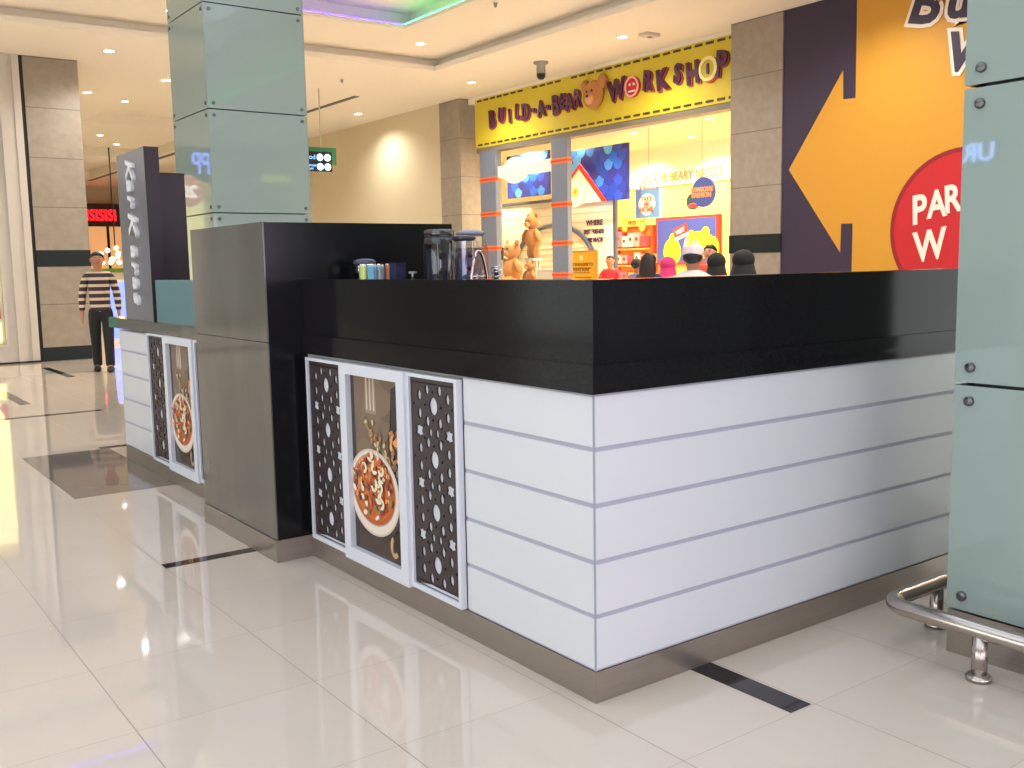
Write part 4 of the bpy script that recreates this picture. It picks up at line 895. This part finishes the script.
# ================================================================ PEOPLE
def skin_mesh(verts, edges, radii, sub=2):
    me = bpy.data.meshes.new('t'); me.from_pydata(verts, edges, []); o = bpy.data.objects.new('t', me); link(o)
    o.modifiers.new('s', 'SKIN'); sv = me.skin_vertices[0].data
    for i, r in enumerate(radii): sv[i].radius = r if isinstance(r, tuple) else (r, r)
    sv[0].use_root = True
    s = o.modifiers.new('b', 'SUBSURF'); s.levels = sub; s.render_levels = sub
    dg = bpy.context.evaluated_depsgraph_get(); out = bpy.data.meshes.new_from_object(o.evaluated_get(dg))
    bpy.data.objects.remove(o); bpy.data.meshes.remove(me)
    for p in out.polygons: p.use_smooth = True
    return out
def chain(V, E, Rr, start, pts):
    i = start
    for p, r in pts:
        V.append(p); Rr.append(r); E.append((i, len(V)-1)); i = len(V)-1
    return i
def person(label, loc, rz, H=1.72, top=(90,90,90), bottom=(30,30,36), hair='short', skin=M_SKIN, robe=False, stride=.0, topmat=None, arms=None, headcol=(20,16,16), fat=1.0):
    t = thing('person', label, 'person', loc, rz); k = H/1.72; t.scale = (k*fat**.5, k*fat**.5, k)
    st = stride
    aL = arms or [(.235,.02,1.15),(.255,-.05,.90)]
    def build(clothes=False):
        V = [(0,0,.93)]; Rr = [(.135,.10)]; E = []
        sp = chain(V, E, Rr, 0, [((0,.0,1.08),(.125,.095)), ((0,.01,1.25),(.15,.105)), ((0,.01,1.38),(.13,.09))])
        nk = chain(V, E, Rr, sp, [((0,0,1.46),.055), ((0,-.01,1.52),.062), ((0,-.02,1.58),.094), ((0,-.02,1.65),.098), ((0,-.015,1.69),.06)])
        for s in (-1, 1):
            sh = chain(V, E, Rr, sp, [((s*.12,.01,1.385),.075), ((s*.185,.01,1.36),.058)])
            el, wr = aL if not (arms and len(arms) == 4) else (arms[:2] if s < 0 else arms[2:])
            a = chain(V, E, Rr, sh, [((s*el[0], el[1], el[2]), .042), ((s*wr[0], wr[1], wr[2]), .028), ((s*wr[0], wr[1]-.02, wr[2]-.055), .034)])
            px, py, pz = s*wr[0], wr[1]-.02, wr[2]-.085
            for f in range(4): chain(V, E, Rr, a, [((px, py+.024-.016*f, pz-.01), .010), ((px-s*.004, py+.026-.017*f, pz-.045+.004*abs(f-1)), .009), ((px-s*.016, py+.024-.017*f, pz-.075+.006*abs(f-1)), .008)])
            chain(V, E, Rr, a, [((px-s*.01, py-.035, pz+.02), .011), ((px-s*.015, py-.05, pz-.012), .009)])
            f = st*s
            chain(V, E, Rr, 0, [((s*.085,0,.86),.085), ((s*.09,-f*.5-.02,.48),.058), ((s*.09,-f+.0,.09),.04), ((s*.095,-f-.10,.035),.035), ((s*.095,-f-.17,.03),.028)])
        return skin_mesh(V, E, Rr)
    me = build(); me.materials.append(skin); body = link(bpy.data.objects.new('body', me), t)
    # face
    fb = bmesh.new(); ball(fb, (0,-.112,1.612), (.014,.02,.022)); obj('nose', fb, skin, t)
    fb = bmesh.new(); ball(fb, (-.034,-.102,1.64), (.012,.006,.006)); ball(fb, (.034,-.102,1.64), (.012,.006,.006)); obj('eyes', fb, M_WHITE, t)
    fb = bmesh.new(); ball(fb, (-.034,-.108,1.64), .007); ball(fb, (.034,-.108,1.64), .007); bx(fb, -.055,-.107,1.658,-.015,-.098,1.665); bx(fb, .015,-.107,1.658,.055,-.098,1.665); obj('brows_and_pupils', fb, M_HAIR, t)
    fb = bmesh.new(); ball(fb, (0,-.100,1.577), (.028,.010,.008)); obj('mouth', fb, mat('lip', (140,72,66), .5), t)
    fb = bmesh.new(); ball(fb, (-.092,-.015,1.62), (.012,.022,.032)); ball(fb, (.092,-.015,1.62), (.012,.022,.032)); obj('ears', fb, skin, t)
    tm = topmat or mat('cloth_%02x%02x%02x' % top, top, .8); bmt = mat('cloth_%02x%02x%02x' % bottom, bottom, .8)
    if robe:
        bm = lathe(bmesh.new(), [(.24,.06),(.25,.08),(.22,.5),(.20,.95),(.19,1.15),(.225,1.34),(.20,1.41),(.12,1.465),(.07,1.49)], n=28)
        for v in bm.verts: v.co.y *= .72
        obj('robe', bm, tm, t, True)
    else:
        V = [(0,0,.83)]; Rr = [(.165,.13)]; E = []
        chain(V, E, Rr, 0, [((0,0,.95),(.16,.128)), ((0,0,1.10),(.148,.118)), ((0,.01,1.26),(.17,.125)), ((0,.01,1.38),(.14,.10)), ((0,.005,1.45),.068)])
        for s in (-1, 1):
            el, wr = aL if not (arms and len(arms) == 4) else (arms[:2] if s < 0 else arms[2:])
            chain(V, E, Rr, 4, [((s*.13,.01,1.385),.082), ((s*.185,.01,1.35),.066), ((s*el[0], el[1], el[2]), .058), ((s*wr[0], wr[1], wr[2]+.02), .043)])
        me = skin_mesh(V, E, Rr); me.materials.append(tm); link(bpy.data.objects.new('shirt', me), t)
        V = [(0,0,.98)]; Rr = [(.14,.11)]; E = []; chain(V, E, Rr, 0, [((0,0,.90),(.15,.12))])
        for s in (-1, 1):
            f = st*s; chain(V, E, Rr, 1, [((s*.09,0,.82),.105), ((s*.09,-f*.5-.02,.48),.078), ((s*.09,-f+.005,.12),.07), ((s*.09,-f+.005,.06),.07)])
        me = skin_mesh(V, E, Rr); me.materials.append(bmt); link(bpy.data.objects.new('trousers', me), t)
    for s in (-1, 1):
        f = st*s; sb = ball(bmesh.new(), (s*.095,-f-.07,.035), (.056,.15,.05), sub=3); obj('shoe', sb, M_BLACK, t)
    if robe:
        for s in (-1, 1):
            el, wr = aL if not (arms and len(arms) == 4) else (arms[:2] if s < 0 else arms[2:])
            obj('sleeve', tube(bmesh.new(), [(s*.14,.01,1.385),(s*.19,.01,1.35),(s*el[0],el[1],el[2]),(s*wr[0],wr[1],wr[2])], [.06,.07,.065,.06], 14), tm, t)
    if hair == 'short':
        hb = bmesh.new(); ball(hb, (0,.010,1.668), (.091,.096,.078), sub=3)
        for v in hb.verts:
            if v.co.y < -.02 and v.co.z < 1.69: v.co.z = 1.69; v.co.y *= .9
            v.co += Vector((random.uniform(-1,1), random.uniform(-1,1), random.uniform(-1,1)))*.005
        ball(hb, (0,.035,1.64), (.099,.082,.088), sub=3); obj('hair', hb, M_HAIR, t)
    elif hair == 'long':
        hb = ball(bmesh.new(), (0,.0,1.665), (.108,.115,.09), sub=3); ball(hb, (0,.06,1.50), (.125,.07,.26), sub=3); obj('hair', hb, mat('dark_brown_hair', (44,26,24), .5), t)
    elif hair == 'cap':
        hb = ball(bmesh.new(), (0,.01,1.64), (.100,.105,.09), sub=3); obj('hair', hb, M_HAIR, t)
        obj('cap', lathe(bmesh.new(), [(.104,1.655),(.106,1.67),(.100,1.745),(.085,1.762),(.001,1.768)], n=28), mat('cap_white', (226,206,208), .8), t, True)
    else:
        sc = mat('scarf_%02x%02x%02x' % headcol, headcol, .8)
        hb = ball(bmesh.new(), (0,.015,1.63), (.118,.125,.118), sub=3)
        obj('headscarf', hb, sc, t); obj('scarf_drape', lathe(bmesh.new(), [(.21,1.28),(.20,1.36),(.135,1.47),(.11,1.58)], (0,.015,0), 24), sc, t, True)
    return t
# striped shirt
m = mat('striped_knit', (214,196,172), .85); nt = m.node_tree; b = nt.nodes['Principled BSDF']; N = nt.nodes.new; L = nt.links.new
tc = N('ShaderNodeTexCoord'); sp = N('ShaderNodeSeparateXYZ'); L(tc.outputs['Object'], sp.inputs[0])
q = N('ShaderNodeMath'); q.operation = 'FLOORED_MODULO'; L(sp.outputs[2], q.inputs[0]); q.inputs[1].default_value = .098
c = N('ShaderNodeMath'); c.operation = 'LESS_THAN'; L(q.outputs[0], c.inputs[0]); c.inputs[1].default_value = .058
g = N('ShaderNodeMix'); g.data_type = 'RGBA'; L(c.outputs[0], g.inputs[0]); g.inputs[6].default_value = (*srgb((206,188,164)),1); g.inputs[7].default_value = (*srgb((58,42,50)),1); L(g.outputs[2], b.inputs['Base Color'])
FACE = math.atan2(-2.05-1.66, -(-2.38-12.97))      # faces the viewer
person('person in striped brown and cream shirt and dark trousers walking past the stone pier', (1.66, 12.97, 0), FACE-.05, 1.73, bottom=(24,24,30), stride=.10, topmat=m, arms=[(.235,.03,1.12),(.25,-.03,.86)])
away = -pi/2
person('person in white robe and pale cap seen from behind before the shop entrance', (5.45, 4.76, 0), pi/2+.6, 1.575, top=(228,214,210), hair='cap', robe=True, fat=1.25)
person('person in black cloak and black headscarf at the pier right of the cap wearer', (5.95, 4.52, 0), pi/2+.5, 1.54, top=(18,16,20), hair='scarf', headcol=(14,13,16), robe=True, fat=1.2)
person('person with dark covered head between the white robed and the cloaked figures', (6.35, 5.25, 0), pi/2+.4, 1.52, top=(26,20,24), hair='scarf', headcol=(22,18,18), robe=True)
person('person in orange red top behind the cap wearer', (8.3, 7.15, 0), away+.4, 1.66, top=(206,84,54), hair='short', skin=M_SKIN2)
person('person in bright pink headscarf and red top walking towards the shop', (7.35, 7.0, 0), pi/2, 1.50, top=(214,70,90), hair='scarf', headcol=(226,60,120))
person('person with long dark hair and dark blue top outside the shop', (6.85, 6.85, 0), pi/2+.5, 1.54, top=(60,50,80), hair='long')
person('person in red shirt bending over the counter inside the shop', (11.2, 12.45, 0), away+.5, 1.58, top=(222,44,64), bottom=(40,40,60), hair='short', arms=[(.24,-.12,1.12),(.16,-.34,1.06)])
person('child with brown hair and blue strap near the pink boxes', (9.0, 9.35, 0), pi/2, 1.50, top=(120,110,160), hair='short')
